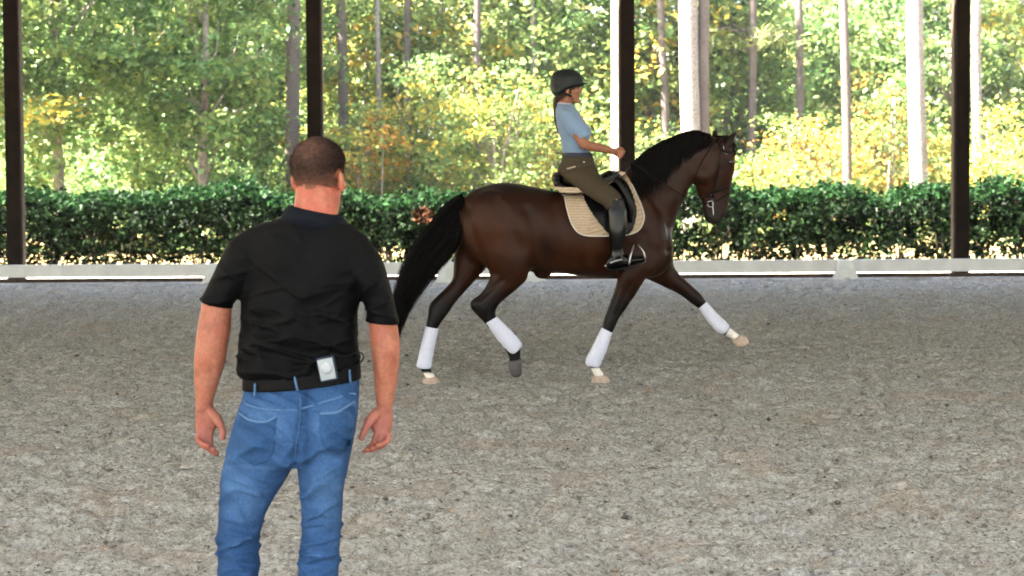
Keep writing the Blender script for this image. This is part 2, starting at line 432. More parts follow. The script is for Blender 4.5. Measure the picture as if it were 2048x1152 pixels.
# ------------------------------------------------------------------ low dressage rail: boards on cone feet
M['rail'] = mat('rail_plastic', (.52, .52, .51), .5, .4, noise_scale=5, noise_amt=.1, bump=.05, bump_scale=20)
M['foot'] = mat('rail_foot_plastic', (.5, .52, .51), .5, .4, noise_scale=9, noise_amt=.12)
joints = [(-830, None), (-200, None), (430, None), (1066, 1), (1690, 1), (2320, 1)]
rail_lab = ['low white rail board at the left picture edge beside the man', 'low white rail board behind the man and the horse tail',
            'low white rail board behind the horse belly and forelegs', 'low white rail board beyond the horse, right of the cone foot at the right']
def cone_foot(x, y, par, name='cone_foot', s=1.0):
    V = []
    for z, hx, hy in ((0.004, .20, .11), (.025, .195, .105), (.03, .165, .085), (.235, .11, .05), (.285, .105, .045)):
        V += [(x - hx * s, y - hy, z), (x + hx * s, y - hy, z), (x + hx * s, y + hy, z), (x - hx * s, y + hy, z)]
    Fs = [(3, 2, 1, 0), (16, 17, 18, 19)]
    for i in range(4):
        for j in range(4): Fs.append((i * 4 + j, i * 4 + (j + 1) % 4, i * 4 + 4 + (j + 1) % 4, i * 4 + 4 + j))
    me = join([(np.array(V, float), Fs)], name)
    bm = bmesh.new(); bm.from_mesh(me); bmesh.ops.bevel(bm, geom=list(bm.edges), offset=.006, segments=2, affect='EDGES'); bm.to_mesh(me); bm.free()
    return obj(name, me, M['foot'], par, smooth=False)
RY = 21.5
for i in range(1, len(joints) - 1):
    xa, xb = at(joints[i][0], 540, RY).x, at(joints[i + 1][0], 540, RY).x
    t = thing('arena_rail', ((xa + xb) / 2, RY, 0), rail_lab[i - 1], 'rail', 'low rail boards along the arena edge')
    obj('board', bevelled([box(((xa + xb) / 2, RY + .03, .19), (xb - xa - .012, .05, .165))], .008, 2, 'board'), M['rail'], t, smooth=False)
    obj('lip', bevelled([box(((xa + xb) / 2, RY + .035, .279), (xb - xa - .012, .075, .016))], .004, 1, 'lip'), M['rail'], t, smooth=False)
    cone_foot(xa, RY - .035, t)
    if i == len(joints) - 2: cone_foot(xb, RY - .035, t)
xm = at(893, 540, RY).x
t = thing('rail_marker', (xm, RY - .12, 0), 'small white block marker at the rail, seen between tail and hind legs', 'marker')
cone_foot(xm, RY - .15, t, 'base', .85)
obj('plate', bevelled([box((xm, RY - .11, .3), (.15, .03, .14))], .006, 2, 'plate'), M['rail'], t, smooth=False)

# ------------------------------------------------------------------ foliage
def leafmat(name, trans=.35, rough=.55, spec=.25):
    return mat(name, rough=rough, spec=spec, attr='Col', trans=trans)
M['leaf'] = leafmat('broad_leaves', .45); M['hedge_leaf'] = leafmat('hedge_leaves', .22, .5, .06); M['needle'] = leafmat('pine_needles', .25, .6)
M['bark_d'] = mat('grey_bark', (.20, .17, .14), .85, .15, noise_scale=9, noise_amt=.4, bump=.8, bump_scale=26)
def bark_pine(name, c1, c2):
    m = bpy.data.materials.new(name); m.use_nodes = True; t = m.node_tree; N, L = t.nodes, t.links
    b = N['Principled BSDF']; b.inputs['Roughness'].default_value = .9; b.inputs['Specular IOR Level'].default_value = .1
    g = N.new('ShaderNodeTexCoord'); mp = N.new('ShaderNodeMapping'); mp.inputs['Scale'].default_value = (9, 9, 3.2); L.new(g.outputs['Object'], mp.inputs[0])
    v = N.new('ShaderNodeTexVoronoi'); v.feature = 'DISTANCE_TO_EDGE'; L.new(mp.outputs[0], v.inputs['Vector'])
    n = N.new('ShaderNodeTexNoise'); n.inputs['Scale'].default_value = 2.2; n.inputs['Detail'].default_value = 6; L.new(g.outputs['Object'], n.inputs['Vector'])
    r = N.new('ShaderNodeMapRange'); r.inputs[1].default_value = .0; r.inputs[2].default_value = .16; L.new(v.outputs['Distance'], r.inputs[0])
    mx = N.new('ShaderNodeMix'); mx.data_type = 'RGBA'; L.new(n.outputs['Fac'], mx.inputs[0]); mx.inputs[6].default_value = (*c1, 1); mx.inputs[7].default_value = (*c2, 1)
    m2 = N.new('ShaderNodeMix'); m2.data_type = 'RGBA'; L.new(r.outputs[0], m2.inputs[0]); m2.inputs[6].default_value = (.09, .07, .06, 1); L.new(mx.outputs[2], m2.inputs[7])
    L.new(m2.outputs[2], b.inputs['Base Color'])
    bp = N.new('ShaderNodeBump'); bp.inputs['Strength'].default_value = .8; bp.inputs['Distance'].default_value = .03; L.new(r.outputs[0], bp.inputs['Height']); L.new(bp.outputs[0], b.inputs['Normal'])
    return m
M['pine_sunlit'] = bark_pine('sunlit_pine_bark', (.26, .21, .18), (.47, .42, .38))  # bark colour lightened for the trunks that stand in sun
M['pine_shaded'] = bark_pine('shaded_pine_bark', (.10, .078, .068), (.23, .19, .17))  # same bark darkened so these trunks read as shaded

PAL = {
    'green': [(.055, .105, .032), (.085, .15, .045), (.12, .19, .06), (.16, .22, .075)],
    'deep': [(.035, .075, .022), (.055, .11, .032), (.085, .145, .045), (.115, .165, .055)],
    'lime': [(.12, .175, .05), (.165, .215, .06), (.21, .245, .075), (.105, .16, .048)],
    'yellow': [(.30, .25, .045), (.36, .28, .05), (.21, .22, .045), (.17, .20, .045), (.40, .26, .045)],
    'orange': [(.34, .155, .03), (.38, .20, .04), (.28, .11, .025), (.25, .19, .045), (.15, .165, .04)],
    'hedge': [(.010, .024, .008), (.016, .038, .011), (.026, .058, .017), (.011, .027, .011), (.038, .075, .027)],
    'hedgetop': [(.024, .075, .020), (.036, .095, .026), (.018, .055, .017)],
    'pine': [(.05, .085, .03), (.075, .115, .036), (.11, .14, .045)],
    'pineyellow': [(.13, .155, .05), (.18, .19, .058), (.1, .13, .045)],
}
def leaf_arrays(P, size, pal, g, aspect=.62, tilt=.75, asp_var=.25, droop=.0, cl=None):
    """one folded leaf (4 corners) at each point of P"""
    n = len(P)
    nrm = g.normal(0, tilt, (n, 3)) + np.array([0, 0, 1.0]); nrm /= np.linalg.norm(nrm, axis=1)[:, None]
    a = g.normal(0, 1, (n, 3)); a -= (a * nrm).sum(1)[:, None] * nrm; a /= np.linalg.norm(a, axis=1)[:, None] + 1e-9
    b = np.cross(nrm, a)
    s = size * g.uniform(.6, 1.35, n)[:, None]; wv = s * aspect * g.uniform(1 - asp_var, 1 + asp_var, n)[:, None]
    V = np.stack([P - a * s * .5, P + b * wv * .5 + nrm * s * .1 - a * s * .06, P + a * s * .5 - nrm * s * droop, P - b * wv * .5 + nrm * s * .1 - a * s * .06], 1).reshape(-1, 3)
    pal = np.array(pal); C = pal[g.integers(0, len(pal), n)] if cl is None else cl
    C = C * g.uniform(.75, 1.3, n)[:, None]
    return V, np.repeat(C, 4, 0)
def leaf_mesh(name, V, C):
    me = mesh_np(name, V, np.arange(len(V)).reshape(-1, 4)); set_col(me, C); return me
def crown_points(c, rad, n_cl, per, g, cl_r=.55, flat=.45, shell=.35, low=None):
    """clumps spread through an ellipsoid, leaves spread in each flattened clump"""
    d = g.normal(0, 1, (n_cl, 3)); d /= np.linalg.norm(d, axis=1)[:, None]
    rr = (shell + (1 - shell) * g.random(n_cl)) ** .6
    Cc = d * rr[:, None] * np.array(rad) * (.75 + .5 * noise(d * 2.2 + 7 * g.random(3), 3))[:, None] + np.array(c)
    if low is not None: Cc[:, 2] = np.maximum(Cc[:, 2], low)
    sz = g.uniform(.55, 1.35, n_cl) * cl_r
    Q = g.normal(0, .5, (n_cl, per, 3)) * sz[:, None, None] * np.array([1, 1, flat])
    return Cc, (Cc[:, None, :] + Q).reshape(-1, 3), np.repeat(np.arange(n_cl), per)
def limb(p, q, r0, r1, g, n=6, wob=.12):
    t = np.linspace(0, 1, 5)[:, None]; P = p * (1 - t) + q * t
    P[1:-1] += g.normal(0, wob, (3, 3)) * np.linalg.norm(q - p) * .25
    P[:, 2] += np.sin(t[:, 0] * math.pi) * .06 * np.linalg.norm(q - p)
    return tube(P, np.linspace(r0, r1, 5), n, 1)

def broad_tree(name, px, Y, h, cr, label, cat, pals, seed, z0=.25, n_cl=110, per=55, leaf=.14, r=.09, group=None, lean=0., cl_r=.6, bark='bark_d', stems=1):
    g = np.random.default_rng(seed); base = at(px, 330, Y); x = base.x
    o = thing(name, (x, Y, 0), label, cat, group)
    B = np.array([x, Y, -.25]); cz = h * (z0 + 1) / 2
    Cc, Q, ci = crown_points((x + lean, Y, cz), (cr, cr, h * (1 - z0) / 2), n_cl, per, g, cl_r)
    keep = Q[:, 2] > .15; Q, ci = Q[keep], ci[keep]
    # colour by clump, so patches of the crown differ
    names = [p for p, _ in pals]; wts = np.array([q for _, q in pals], float); wts /= wts.sum()
    which = g.choice(len(names), n_cl, p=wts)
    colr = np.empty((len(Q), 3)); which_l = which[ci]
    for k, nm in enumerate(names):
        mk = which_l == k; pl = np.array(PAL[nm]); colr[mk] = pl[g.integers(0, len(pl), mk.sum())]
    tone = g.uniform(.7, 1.3, n_cl); colr *= 1.25 * tone[ci][:, None]
    V, C = leaf_arrays(Q, leaf, None, g, cl=colr)
    pieces = []
    for s_ in range(stems):
        off = np.array([g.uniform(-.3, .3), g.uniform(-.3, .3), 0]) * (stems > 1)
        top = np.array([x + lean, Y, h * .86]) + off * 3
        mid = (B + off + top) / 2 + g.normal(0, .12, 3)
        pieces.append(tube([B + off, B + off + (mid - B - off) * .5 + g.normal(0, .05, 3), mid, top], [r * 1.35, r, r * .75, r * .2], 9, 3))
    idx = np.argsort(g.random(n_cl))[:min(n_cl, 26)]
    for k in idx:
        q = Cc[k]; tt = np.clip((q[2] - .2) / (h * .86) * .72, .12, .9)
        p = B + (np.array([x + lean, Y, h * .86]) - B) * tt
        pieces.append(limb(p, q, r * .38 * (1.1 - tt), .008, g))
    obj('trunk', join(pieces, 'trunk'), M[bark], o)
    obj('crown', leaf_mesh('crown', V - 0, C), M['leaf'], o, smooth=False)
    return o

def pine_tree(px, Y, width_px, label, seed, bark='pine_shaded', crown_z=11.5, h=19., n_br=26, lean=0.0, low_branch=None, pal='pine', name='pine_tree', top_px=None):
    g = np.random.default_rng(seed)
    base = at(px, 330, Y); x = base.x; dia = width_px / 3000 * Y
    if top_px is not None:
        tp = at(top_px, 0, Y); lean = (tp.x - x) / (tp.z - base.z)
    o = thing(name, (x, Y, 0), label, 'pine tree', 'pine trees in the wood')
    zs = np.concatenate([[-.3, .05, .4], np.linspace(1, h, 16)])
    rad = dia / 2 * np.interp(zs, [-.3, .1, .8, 5, h * .7, h], [1.5, 1.25, 1.05, 1.0, .62, .12])
    P = np.stack([x + lean * zs + .05 * np.sin(zs * .5 + seed), np.full_like(zs, Y), zs], 1)
    tk = tube(P, rad, 14, 2, up=(1, 0, 0))
    Q = []; br = []; 
    zz = list(g.uniform(crown_z, h * .98, n_br)) + (low_branch or [])
    for z in zz:
        L_ = g.uniform(1.0, 2.6) * (1.15 - .75 * max(0, (z - crown_z)) / max(1, h - crown_z)); a = g.uniform(0, 2 * math.pi)
        p = np.array([x + lean * z, Y, z]); q = p + np.array([math.cos(a) * L_, math.sin(a) * L_, g.uniform(-.15, .45)])
        br.append(limb(p, q, .035, .01, g, 5))
        for t in np.linspace(.35, 1.05, 9):
            c = p + (q - p) * t + g.normal(0, .14, 3)
            Q.append(c + g.normal(0, .17, (14, 3)) * np.array([1, 1, .55]))
    obj('trunk', join([tk] + br, 'trunk'), M[bark], o)
    V, C = leaf_arrays(np.vstack(Q), .30, PAL[pal], g, aspect=.13, tilt=.9)
    obj('crown', leaf_mesh('crown', V, C), M['needle'], o, smooth=False)
    return o

# hedge along the arena
g = np.random.default_rng(77)
hd = thing('hedge', (0, 24.9, 0), 'clipped dark green evergreen hedge running behind the low white rail', 'hedge')
n = 120000
P = np.stack([g.uniform(-11, 11, n), 24.9 + np.clip(g.normal(0, .40, n), -.8, .8), g.random(n) ** .82], 1)
bxs = np.floor(P[:, 0] / .62); jit = _hash(bxs, bxs * 0, bxs * 0, 9)
toph = 1.23 + .55 * (fbm(np.stack([P[:, 0] * 1.3, 0 * P[:, 0], 0 * P[:, 0]], 1), 15) - .45) + .05 * (jit - .5)
P[:, 2] = .01 + P[:, 2] * toph + g.normal(0, .045, n)
dens = fbm(P * np.array([4.2, 1.6, 5.5]), 41, 3)
rel = P[:, 2] / toph
hole = sstep(.02, .55, rel) * .4 + .40             # thinner towards the bare feet of the shrubs
keep = (g.random(n) < hole * 1.35) & (dens < .525 - .03 * (1 - sstep(.1, .5, rel)) + .06 * sstep(.8, .95, rel))
P, rel = P[keep], rel[keep]
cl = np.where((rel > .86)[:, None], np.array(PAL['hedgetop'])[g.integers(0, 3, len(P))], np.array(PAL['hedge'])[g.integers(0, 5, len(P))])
ppx, ppy = pix(P)
dead = (np.hypot((ppx - 846) / 22, (ppy - 430) / 17) < 1) & (P[:, 1] < 24.9)
cl[dead] = np.array([(.10, .04, .02), (.14, .06, .03)])[g.integers(0, 2, dead.sum())]
yel = (fbm(P * np.array([1.5, 1, 2.2]), 51) > .58) & (rel < .6)
cl[yel] = np.array([(.12, .13, .04), (.07, .10, .025)])[g.integers(0, 2, yel.sum())]
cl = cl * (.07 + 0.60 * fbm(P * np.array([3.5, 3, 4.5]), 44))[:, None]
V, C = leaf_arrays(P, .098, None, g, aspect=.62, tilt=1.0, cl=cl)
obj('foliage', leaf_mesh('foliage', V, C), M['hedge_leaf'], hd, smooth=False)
# bare stems at the foot of each shrub
for k in range(36):
    x = -10.8 + k * .62 + g.uniform(-.12, .12); pcs = []
    for s_ in range(5):
        p = np.array([x + g.uniform(-.08, .08), 24.9 + g.uniform(-.12, .12), -.04]); q = p + np.array([g.uniform(-.32, .32), g.uniform(-.35, .35), g.uniform(.7, 1.1)])
        pcs.append(limb(p, q, .016, .005, g, 5, .2))
    obj('stem', join(pcs, 'stem'), M['bark_d'], hd)

# ---- broad-leaved trees and shrubs
T = broad_tree
T('broadleaf_tree', -60, 31, 9.5, 2.3, 'green leafy tree cut by the left picture edge behind the first dark post', 'tree', [('green', 3), ('lime', 2), ('yellow', .4)], 101, .12, 190, 64, .17, .10)
T('broadleaf_tree', 120, 33, 10.5, 2.3, 'dense green leafy tree just right of the leftmost dark post', 'tree', [('green', 4), ('deep', 2), ('lime', 2)], 102, .1, 230, 64, .17, .11)
T('broadleaf_tree', 275, 37, 11, 2.4, 'green leafy tree midway between the leftmost post and the grey pine near the man', 'tree', [('green', 3), ('lime', 2), ('yellow', .3)], 103, .1, 230, 64, .18, .11)
T('broadleaf_tree', 410, 34, 10, 2.2, 'deep green leafy tree left of the grey pine trunk, above the hedge', 'tree', [('deep', 4), ('green', 4), ('lime', 1)], 104, .1, 220, 64, .17, .11)
T('broadleaf_tree', 520, 39, 10.5, 2.0, 'bright green leafy tree directly behind the grey pine by the second post', 'tree', [('green', 3), ('lime', 3)], 105, .12, 200, 62, .18, .10)
T('broadleaf_tree', 655, 50, 8.5, 2.0, 'green leafy tree behind the second dark post, above the man', 'tree', [('green', 3), ('lime', 2), ('yellow', 1)], 106, .1, 170, 60, .18, .09)
T('understory_shrub', 735, 36, 3.0, 1.35, 'yellow and orange shrub just right of the man\'s head', 'shrub', [('yellow', 3.5), ('lime', 2.5), ('orange', 2.2), ('green', 1.5)], 111, .08, 70, 55, .12, .04, stems=3)
T('understory_shrub', 860, 37, 4.2, 1.6, 'bright yellow-green tall shrub above the horse tail', 'shrub', [('yellow', 3), ('lime', 4), ('orange', .8), ('green', 1.5)], 112, .08, 90, 55, .12, .05, stems=3)
T('understory_shrub', 985, 35, 3.9, 1.6, 'yellow-green leafy shrub above the horse rump', 'shrub', [('lime', 5), ('yellow', 3), ('green', 1)], 113, .06, 95, 55, .12, .05, stems=3)
T('understory_shrub', 1085, 38, 3.6, 1.4, 'pale yellow-green shrub behind the rider\'s back', 'shrub', [('lime', 4), ('yellow', 3), ('green', 1)], 114, .06, 80, 55, .12, .05, stems=3)
T('understory_shrub', 1190, 40, 2.6, 1.2, 'low lime shrub behind the rider\'s arm and reins', 'shrub', [('lime', 4), ('green', 2)], 115, .05, 60, 50, .12, .04, stems=3)
T('understory_shrub', 1310, 37, 2.7, 1.2, 'low lime-green shrub right of the centre post above the mane', 'shrub', [('lime', 5), ('yellow', 2), ('green', 2)], 116, .05, 60, 50, .12, .04, stems=3)
T('understory_shrub', 1530, 33, 1.9, 1.1, 'yellow shrub in front of the horse\'s face', 'shrub', [('yellow', 4), ('lime', 3), ('orange', 1), ('green', 2)], 117, .05, 60, 50, .11, .035, stems=3)
T('understory_shrub', 1620, 35.5, 2.8, 1.15, 'orange autumn shrub left of the slim grey pine', 'shrub', [('orange', 4), ('yellow', 1.5), ('lime', 2), ('green', 2)], 118, .05, 70, 52, .11, .04, stems=3)
T('understory_shrub', 1765, 37, 3.7, 1.0, 'tall orange autumn shrub between the slim grey pine and the white pine trunk', 'shrub', [('orange', 4), ('yellow', 1.5), ('lime', 2), ('green', 2.5)], 119, .1, 80, 52, .11, .04, stems=2)
T('understory_shrub', 1890, 37.5, 2.4, .9, 'yellow-green shrub between the white pine trunk and the right post', 'shrub', [('lime', 3), ('yellow', 3), ('orange', 1)], 120, .05, 55, 50, .11, .035, stems=3)
T('understory_shrub', 2015, 33, 2.7, 1.1, 'golden yellow shrub right of the rightmost dark post', 'shrub', [('yellow', 4), ('lime', 3), ('orange', .6), ('green', 2)], 121, .05, 80, 52, .11, .04, stems=3)
T('broadleaf_tree', 2075, 40, 8.5, 2.0, 'yellow-crowned tree cut by the right picture edge', 'tree', [('yellow', 3), ('lime', 4)], 122, .45, 90, 52, .16, .08)
mids = [(70, 46, 10.5, 2.6, 'dark green tree deep behind the leftmost post', 'deep'), (215, 48, 11, 2.7, 'green tree deep in the wood left of the man, between two nearer crowns', 'green'), (365, 46, 10.5, 2.6, 'dark green tree filling the gap left of the grey pine', 'deep'), (590, 52, 10, 2.5, 'green tree far behind the man and the grey pine', 'green'),
        (745, 42.4, 7.5, 2.4, 'pale green tree behind the thin white trunk right of the second post', 'lime'), (900, 41.8, 9.5, 2.6, 'yellow-green tree high above the horse rump', 'lime'),
        (1040, 50, 9.0, 2.3, 'lime tree left of the rider\'s helmet', 'lime'), (1150, 41.2, 9.0, 2.4, 'hazy green tree above the rider\'s helmet', 'green'),
        (1300, 40.6, 8.5, 2.2, 'green tree between the centre post and the broad white pine', 'lime'), (1460, 42.2, 7.2, 2.2, 'green tree above the horse\'s ears', 'green'),
        (1560, 52, 8.0, 2.2, 'deep green leafy tree behind the orange shrub', 'deep'), (1650, 58, 11, 2.4, 'yellow-green tree high behind the slim grey pine', 'lime'),
        (1760, 53, 9.0, 2.3, 'deep green tree behind the tall orange shrub', 'deep'), (1900, 50, 10, 2.4, 'green tree behind the rightmost dark post', 'green'), (2010, 52, 7.5, 2.2, 'dark green tree behind the golden yellow shrub', 'deep')]
for k, (px, Y, h, cr, lab, pl) in enumerate(mids):
    other = {'lime': [('lime', 5), ('yellow', 2), ('green', 2)], 'green': [('green', 4), ('lime', 3)], 'deep': [('green', 4), ('deep', 3), ('lime', 2)]}[pl]
    T('broadleaf_tree', px, Y, h, cr, lab, 'tree', other, 140 + k, .08, 190, 52, .22, .10, group='leafy trees deeper in the wood', cl_r=.75)

# ---- pines: px, depth, width, top px
pines = [(587, 37, 27, 583, 'pine_shaded', 'stout grey pine trunk rising behind the man\'s head', 11),
         (687, 39.4, 20, 680, 'pine_shaded', 'grey pine trunk just right of the second dark post', 9),
         (661, 47, 9, 658, 'pine_sunlit', 'thin pale pine stem touching the second dark post', 13),
         (757, 39.6, 10, 757, 'pine_sunlit', 'thin white pine stem between the man and the rider, above the yellow shrub', 7.0),
         (817, 39.8, 14, 817, 'pine_shaded', 'grey-brown pine trunk above the horse tail, right of the thin white stem', 6.6),
         (850, 46, 7, 850, 'pine_shaded', 'very thin dark pine stem above the horse croup', 8.5),
         (956, 39.2, 15, 952, 'pine_shaded', 'dark pine trunk high above the middle of the horse', 8.2),
         (1072, 40.2, 11, 1064, 'pine_sunlit', 'slim light grey pine stem left of the rider\'s helmet', 7.4),
         (1231, 36, 31, 1234, 'pine_sunlit', 'broad sunlit white pine trunk touching the centre post', 12),
         (1333, 38.4, 15, 1326, 'pine_shaded', 'slim grey pine trunk right of the centre post', 7.6),
         (1383, 33, 38, 1381, 'pine_sunlit', 'broadest brilliantly white pine trunk above the horse\'s mane', 12),
         (1413, 33.12, 22, 1411, 'pine_shaded', 'shaded brown pine trunk against the broad white pine', 12),
         (1484, 44, 11, 1485, 'pine_sunlit', 'thin white pine stem above the horse\'s ears', 10),
         (1504, 39.5, 15, 1503, 'pine_shaded', 'dark pine with spreading side branches above the horse\'s face', 8),
         (1595, 40.0, 15, 1596, 'pine_shaded', 'slim grey pine trunk above the orange shrub', 6.5),
         (1691, 33.2, 18, 1689, 'pine_shaded', 'slim grey pine reaching down to the hedge between the orange shrubs', 6.4),
         (1836, 35, 34, 1834, 'pine_sunlit', 'sunlit white pine trunk left of the rightmost post', 12),
         (1960, 36, 19, 1957, 'pine_sunlit', 'slim white pine trunk right of the rightmost post', 6.2)]
for k, (px, Y, wpx, tpx, bk, lab, cz) in enumerate(pines):
    near = Y < 40
    pine_tree(px, Y, wpx, lab, 300 + k, bk, cz + (1.5 if near else 0), (20 if near else 15.5), 20 if near else 24, top_px=tpx,
              low_branch=([4.6, 4.7, 4.8, 4.9, 5.0, 5.1] if lab.startswith('dark pine with') else None), pal='pineyellow' if k % 3 == 1 else 'pine')

# ---- the wood beyond, one mass
g = np.random.default_rng(500)
def mass(name, n_cl, per, xr, yr, zr, leaf, pals, cl_r, label, cat, seed, gap=None):
    g = np.random.default_rng(seed)
    Cc = np.stack([g.uniform(*xr, n_cl), g.uniform(*yr, n_cl), g.uniform(*zr, n_cl)], 1)
    if gap: Cc = Cc[fbm(Cc * np.array([.12, 0, .16]), seed) < gap]
    k = len(Cc); Q = (Cc[:, None, :] + g.normal(0, .5, (k, per, 3)) * cl_r * np.array([1, 1, .5])).reshape(-1, 3); ci = np.repeat(np.arange(k), per)
    which = g.choice(len(pals), k); pl = [np.array(PAL[p]) for p in pals]; tone = g.uniform(.7, 1.3, k)
    cl = np.empty((len(Q), 3))
    for j in range(len(pals)):
        mk = which[ci] == j; cl[mk] = pl[j][g.integers(0, len(pl[j]), mk.sum())]
    cl *= 1.25 * tone[ci][:, None]
    ok = Q[:, 2] > -.05
    V, C = leaf_arrays(Q[ok], leaf, None, g, cl=cl[ok])
    return tag(obj(name, leaf_mesh(name, V, C), M['leaf'], smooth=False), label, cat, kind='stuff')
mass('distant_forest', 4200, 26, (-46, 46), (70, 112), (0, 25), .5, ['green', 'lime', 'lime', 'yellow', 'pine'], 1.7, 'far sunlit wood filling the gaps between the trees', 'forest', 501, gap=.60)
mass('undergrowth', 900, 34, (-4, 19), (37.5, 50), (.05, 1.7), .15, ['lime', 'green', 'yellow', 'lime'], .55, 'low yellow-green undergrowth among the pines right of the man', 'undergrowth', 502)
mass('undergrowth', 1000, 34, (-18, -4), (35.5, 48), (.05, 2.0), .15, ['deep', 'green', 'deep', 'lime'], .55, 'dark green undergrowth beneath the trees left of the man', 'undergrowth', 504)
mass('ground_cover', 500, 26, (-13, 14), (28.6, 37), (.0, .4), .10, ['lime', 'green', 'deep', 'green'], .5, 'ankle-high leafy ground cover in front of the pine trunks', 'ground cover', 503)

# ================================================================== horse, tack, rider
HY = lambda px: 11.6 + (px - 850) * .00058
M['coat'] = mat('bay_coat', rough=.47, spec=.12, attr='Col', noise_scale=9, noise_amt=.25, bump=.06, bump_scale=120)
M['hair_black'] = mat('black_horsehair', (.0026, .0021, .002), .65, .06, noise_scale=30, noise_amt=.4)
M['hoof'] = mat('pale_hoof', (.32, .235, .18), .5, .3, noise_scale=30, noise_amt=.2)
M['hoof_dark'] = mat('dark_hoof', (.05, .042, .04), .5, .3, noise_scale=30, noise_amt=.3)
M['wrap'] = mat('white_fleece_wrap', (.47, .475, .56), .85, .1, noise_scale=60, noise_amt=.06, bump=.25, bump_scale=140, sheen=.2)
M['leather'] = mat('black_leather', (.0014, .0014, .0017), .32, .13, noise_scale=20, noise_amt=.3, bump=.08, bump_scale=160)
M['steel'] = mat('stirrup_steel', (.32, .32, .32), .35, .5, metallic=1)
M['eye'] = mat('dark_eye', (.006, .004, .003), .08, .6)

pcs = []
trunk = [(924, 398, 930, 455, .07), (930, 392, 929, 480, .14), (945, 381, 940, 510, .215), (970, 371, 962, 528, .26), (1003, 364, 1000, 540, .28), (1040, 368, 1045, 545, .28), (1075, 375, 1076, 541, .275),
         (1110, 383, 1112, 546, .29), (1150, 386, 1152, 551, .305), (1190, 378, 1195, 555, .30), (1230, 356, 1237, 558, .265), (1260, 340, 1268, 560, .235),
         (1288, 345, 1298, 558, .215), (1312, 375, 1325, 548, .185), (1326, 410, 1343, 526, .14), (1334, 440, 1347, 505, .08)]
pcs.append(sil(trunk, HY, 32, 1.0, 3))
neck = [(1240, 350, 1330, 520, .17), (1258, 332, 1343, 480, .15), (1275, 318, 1350, 452, .125), (1302, 298, 1361, 420, .10), (1337, 281, 1375, 390, .088), (1365, 270, 1386, 367, .083),
        (1393, 266, 1400, 350, .08), (1418, 271, 1416, 345, .075), (1436, 277, 1432, 335, .06)]
pcs.append(sil(neck, HY, 28))
head = [(1440, 273, 1398, 300, .06), (1462, 288, 1387, 322, .088), (1470, 306, 1384, 344, .095), (1471, 330, 1386, 364, .09), (1468, 350, 1392, 382, .073), (1464, 372, 1399, 396, .057),
        (1461, 392, 1403, 409, .05), (1457, 411, 1405, 422, .05), (1451, 430, 1407, 433, .053), (1443, 443, 1412, 442, .044), (1436, 449, 1420, 448, .028)]
pcs.append(sil(head, HY, 24))
def hy(px, py, dy): return at(px, py, HY(px) + dy)
for s in (-1, 1):
    pcs.append(ell(hy(1408, 348, s * .062), (.085, .036, .075)))                 # cheek
    pcs.append(ell(hy(1459, 322, s * .082), (.032, .02, .025)))                # eye ridge
    pcs.append(ell(hy(1448, 425, s * .042), (.022, .014, .026)))               # nostril wing
    pcs.append(ell(hy(1290, 470, s * .155), (.19, .075, .24)))                 # shoulder
    pcs.append(ell(hy(1330, 490, s * .09), (.075, .09, .12)))                  # breast
pcs.append(ell(hy(1418, 440, 0), (.035, .03, .02)))
# ears
for tipx, tipy, bx1, by1, bx2, by2, dy in ((1431, 256, 1424, 276, 1437, 277, .06), (1474, 261, 1449, 278, 1464, 288, -.06)):
    pcs.append(sil([(bx1, by1 + 8, bx2, by2 + 6, .03, dy), ((bx1 + tipx) / 2 - 3, (by1 + tipy) / 2, (bx2 + tipx) / 2 + 2, (by2 + tipy) / 2 + 1, .026, dy), (tipx - 1, tipy, tipx + 1, tipy + 1, .006, dy)], HY, 14))
# legs (outline pairs back / front)
nf = [(1232, 478, 1338, 505, .09, -.13), (1234, 520, 1322, 535, .1, -.145), (1234, 548, 1298, 553, .088, -.15), (1232, 568, 1287, 566, .075, -.145), (1224, 592, 1273, 588, .06, -.135), (1213, 622, 1254, 615, .05, -.125),
      (1206, 642, 1238, 638, .047, -.12), (1204, 656, 1226, 664, .038, -.12), (1194, 680, 1213, 690, .028, -.115), (1182, 705, 1203, 712, .027, -.11), (1175, 722, 1201, 729, .035, -.11), (1181, 738, 1201, 737, .028, -.11), (1188, 751, 1208, 748, .03, -.11), (1190, 759, 1214, 757, .036, -.11)]
ff = [(1348, 480, 1262, 525, .09, .12), (1347, 514, 1283, 553, .095, .135), (1349, 534, 1300, 561, .08, .135), (1365, 553, 1328, 574, .066, .13), (1388, 574, 1361, 591, .053, .125), (1404, 590, 1381, 606, .047, .12),
      (1412, 602, 1396, 617, .038, .12), (1428, 622, 1413, 637, .028, .115), (1444, 641, 1430, 654, .027, .11), (1460, 655, 1444, 669, .035, .11), (1470, 662, 1459, 676, .028, .11), (1481, 671, 1466, 682, .03, .11)]
nh = [(915, 420, 1030, 420, .10, -.10), (921, 455, 1062, 475, .13, -.13), (929, 490, 1068, 520, .125, -.14), (954, 522, 1064, 546, .105, -.145), (978, 548, 1043, 571, .08, -.145), (965, 582, 1018, 592, .06, -.14), (940, 603, 1002, 606, .05, -.135),
      (945, 622, 993, 620, .046, -.13), (964, 642, 994, 634, .038, -.125), (982, 664, 1005, 655, .029, -.12), (1000, 688, 1022, 674, .028, -.12), (1015, 708, 1041, 690, .036, -.12), (1018, 720, 1042, 710, .03, -.12), (1017, 727, 1043, 722, .034, -.12)]
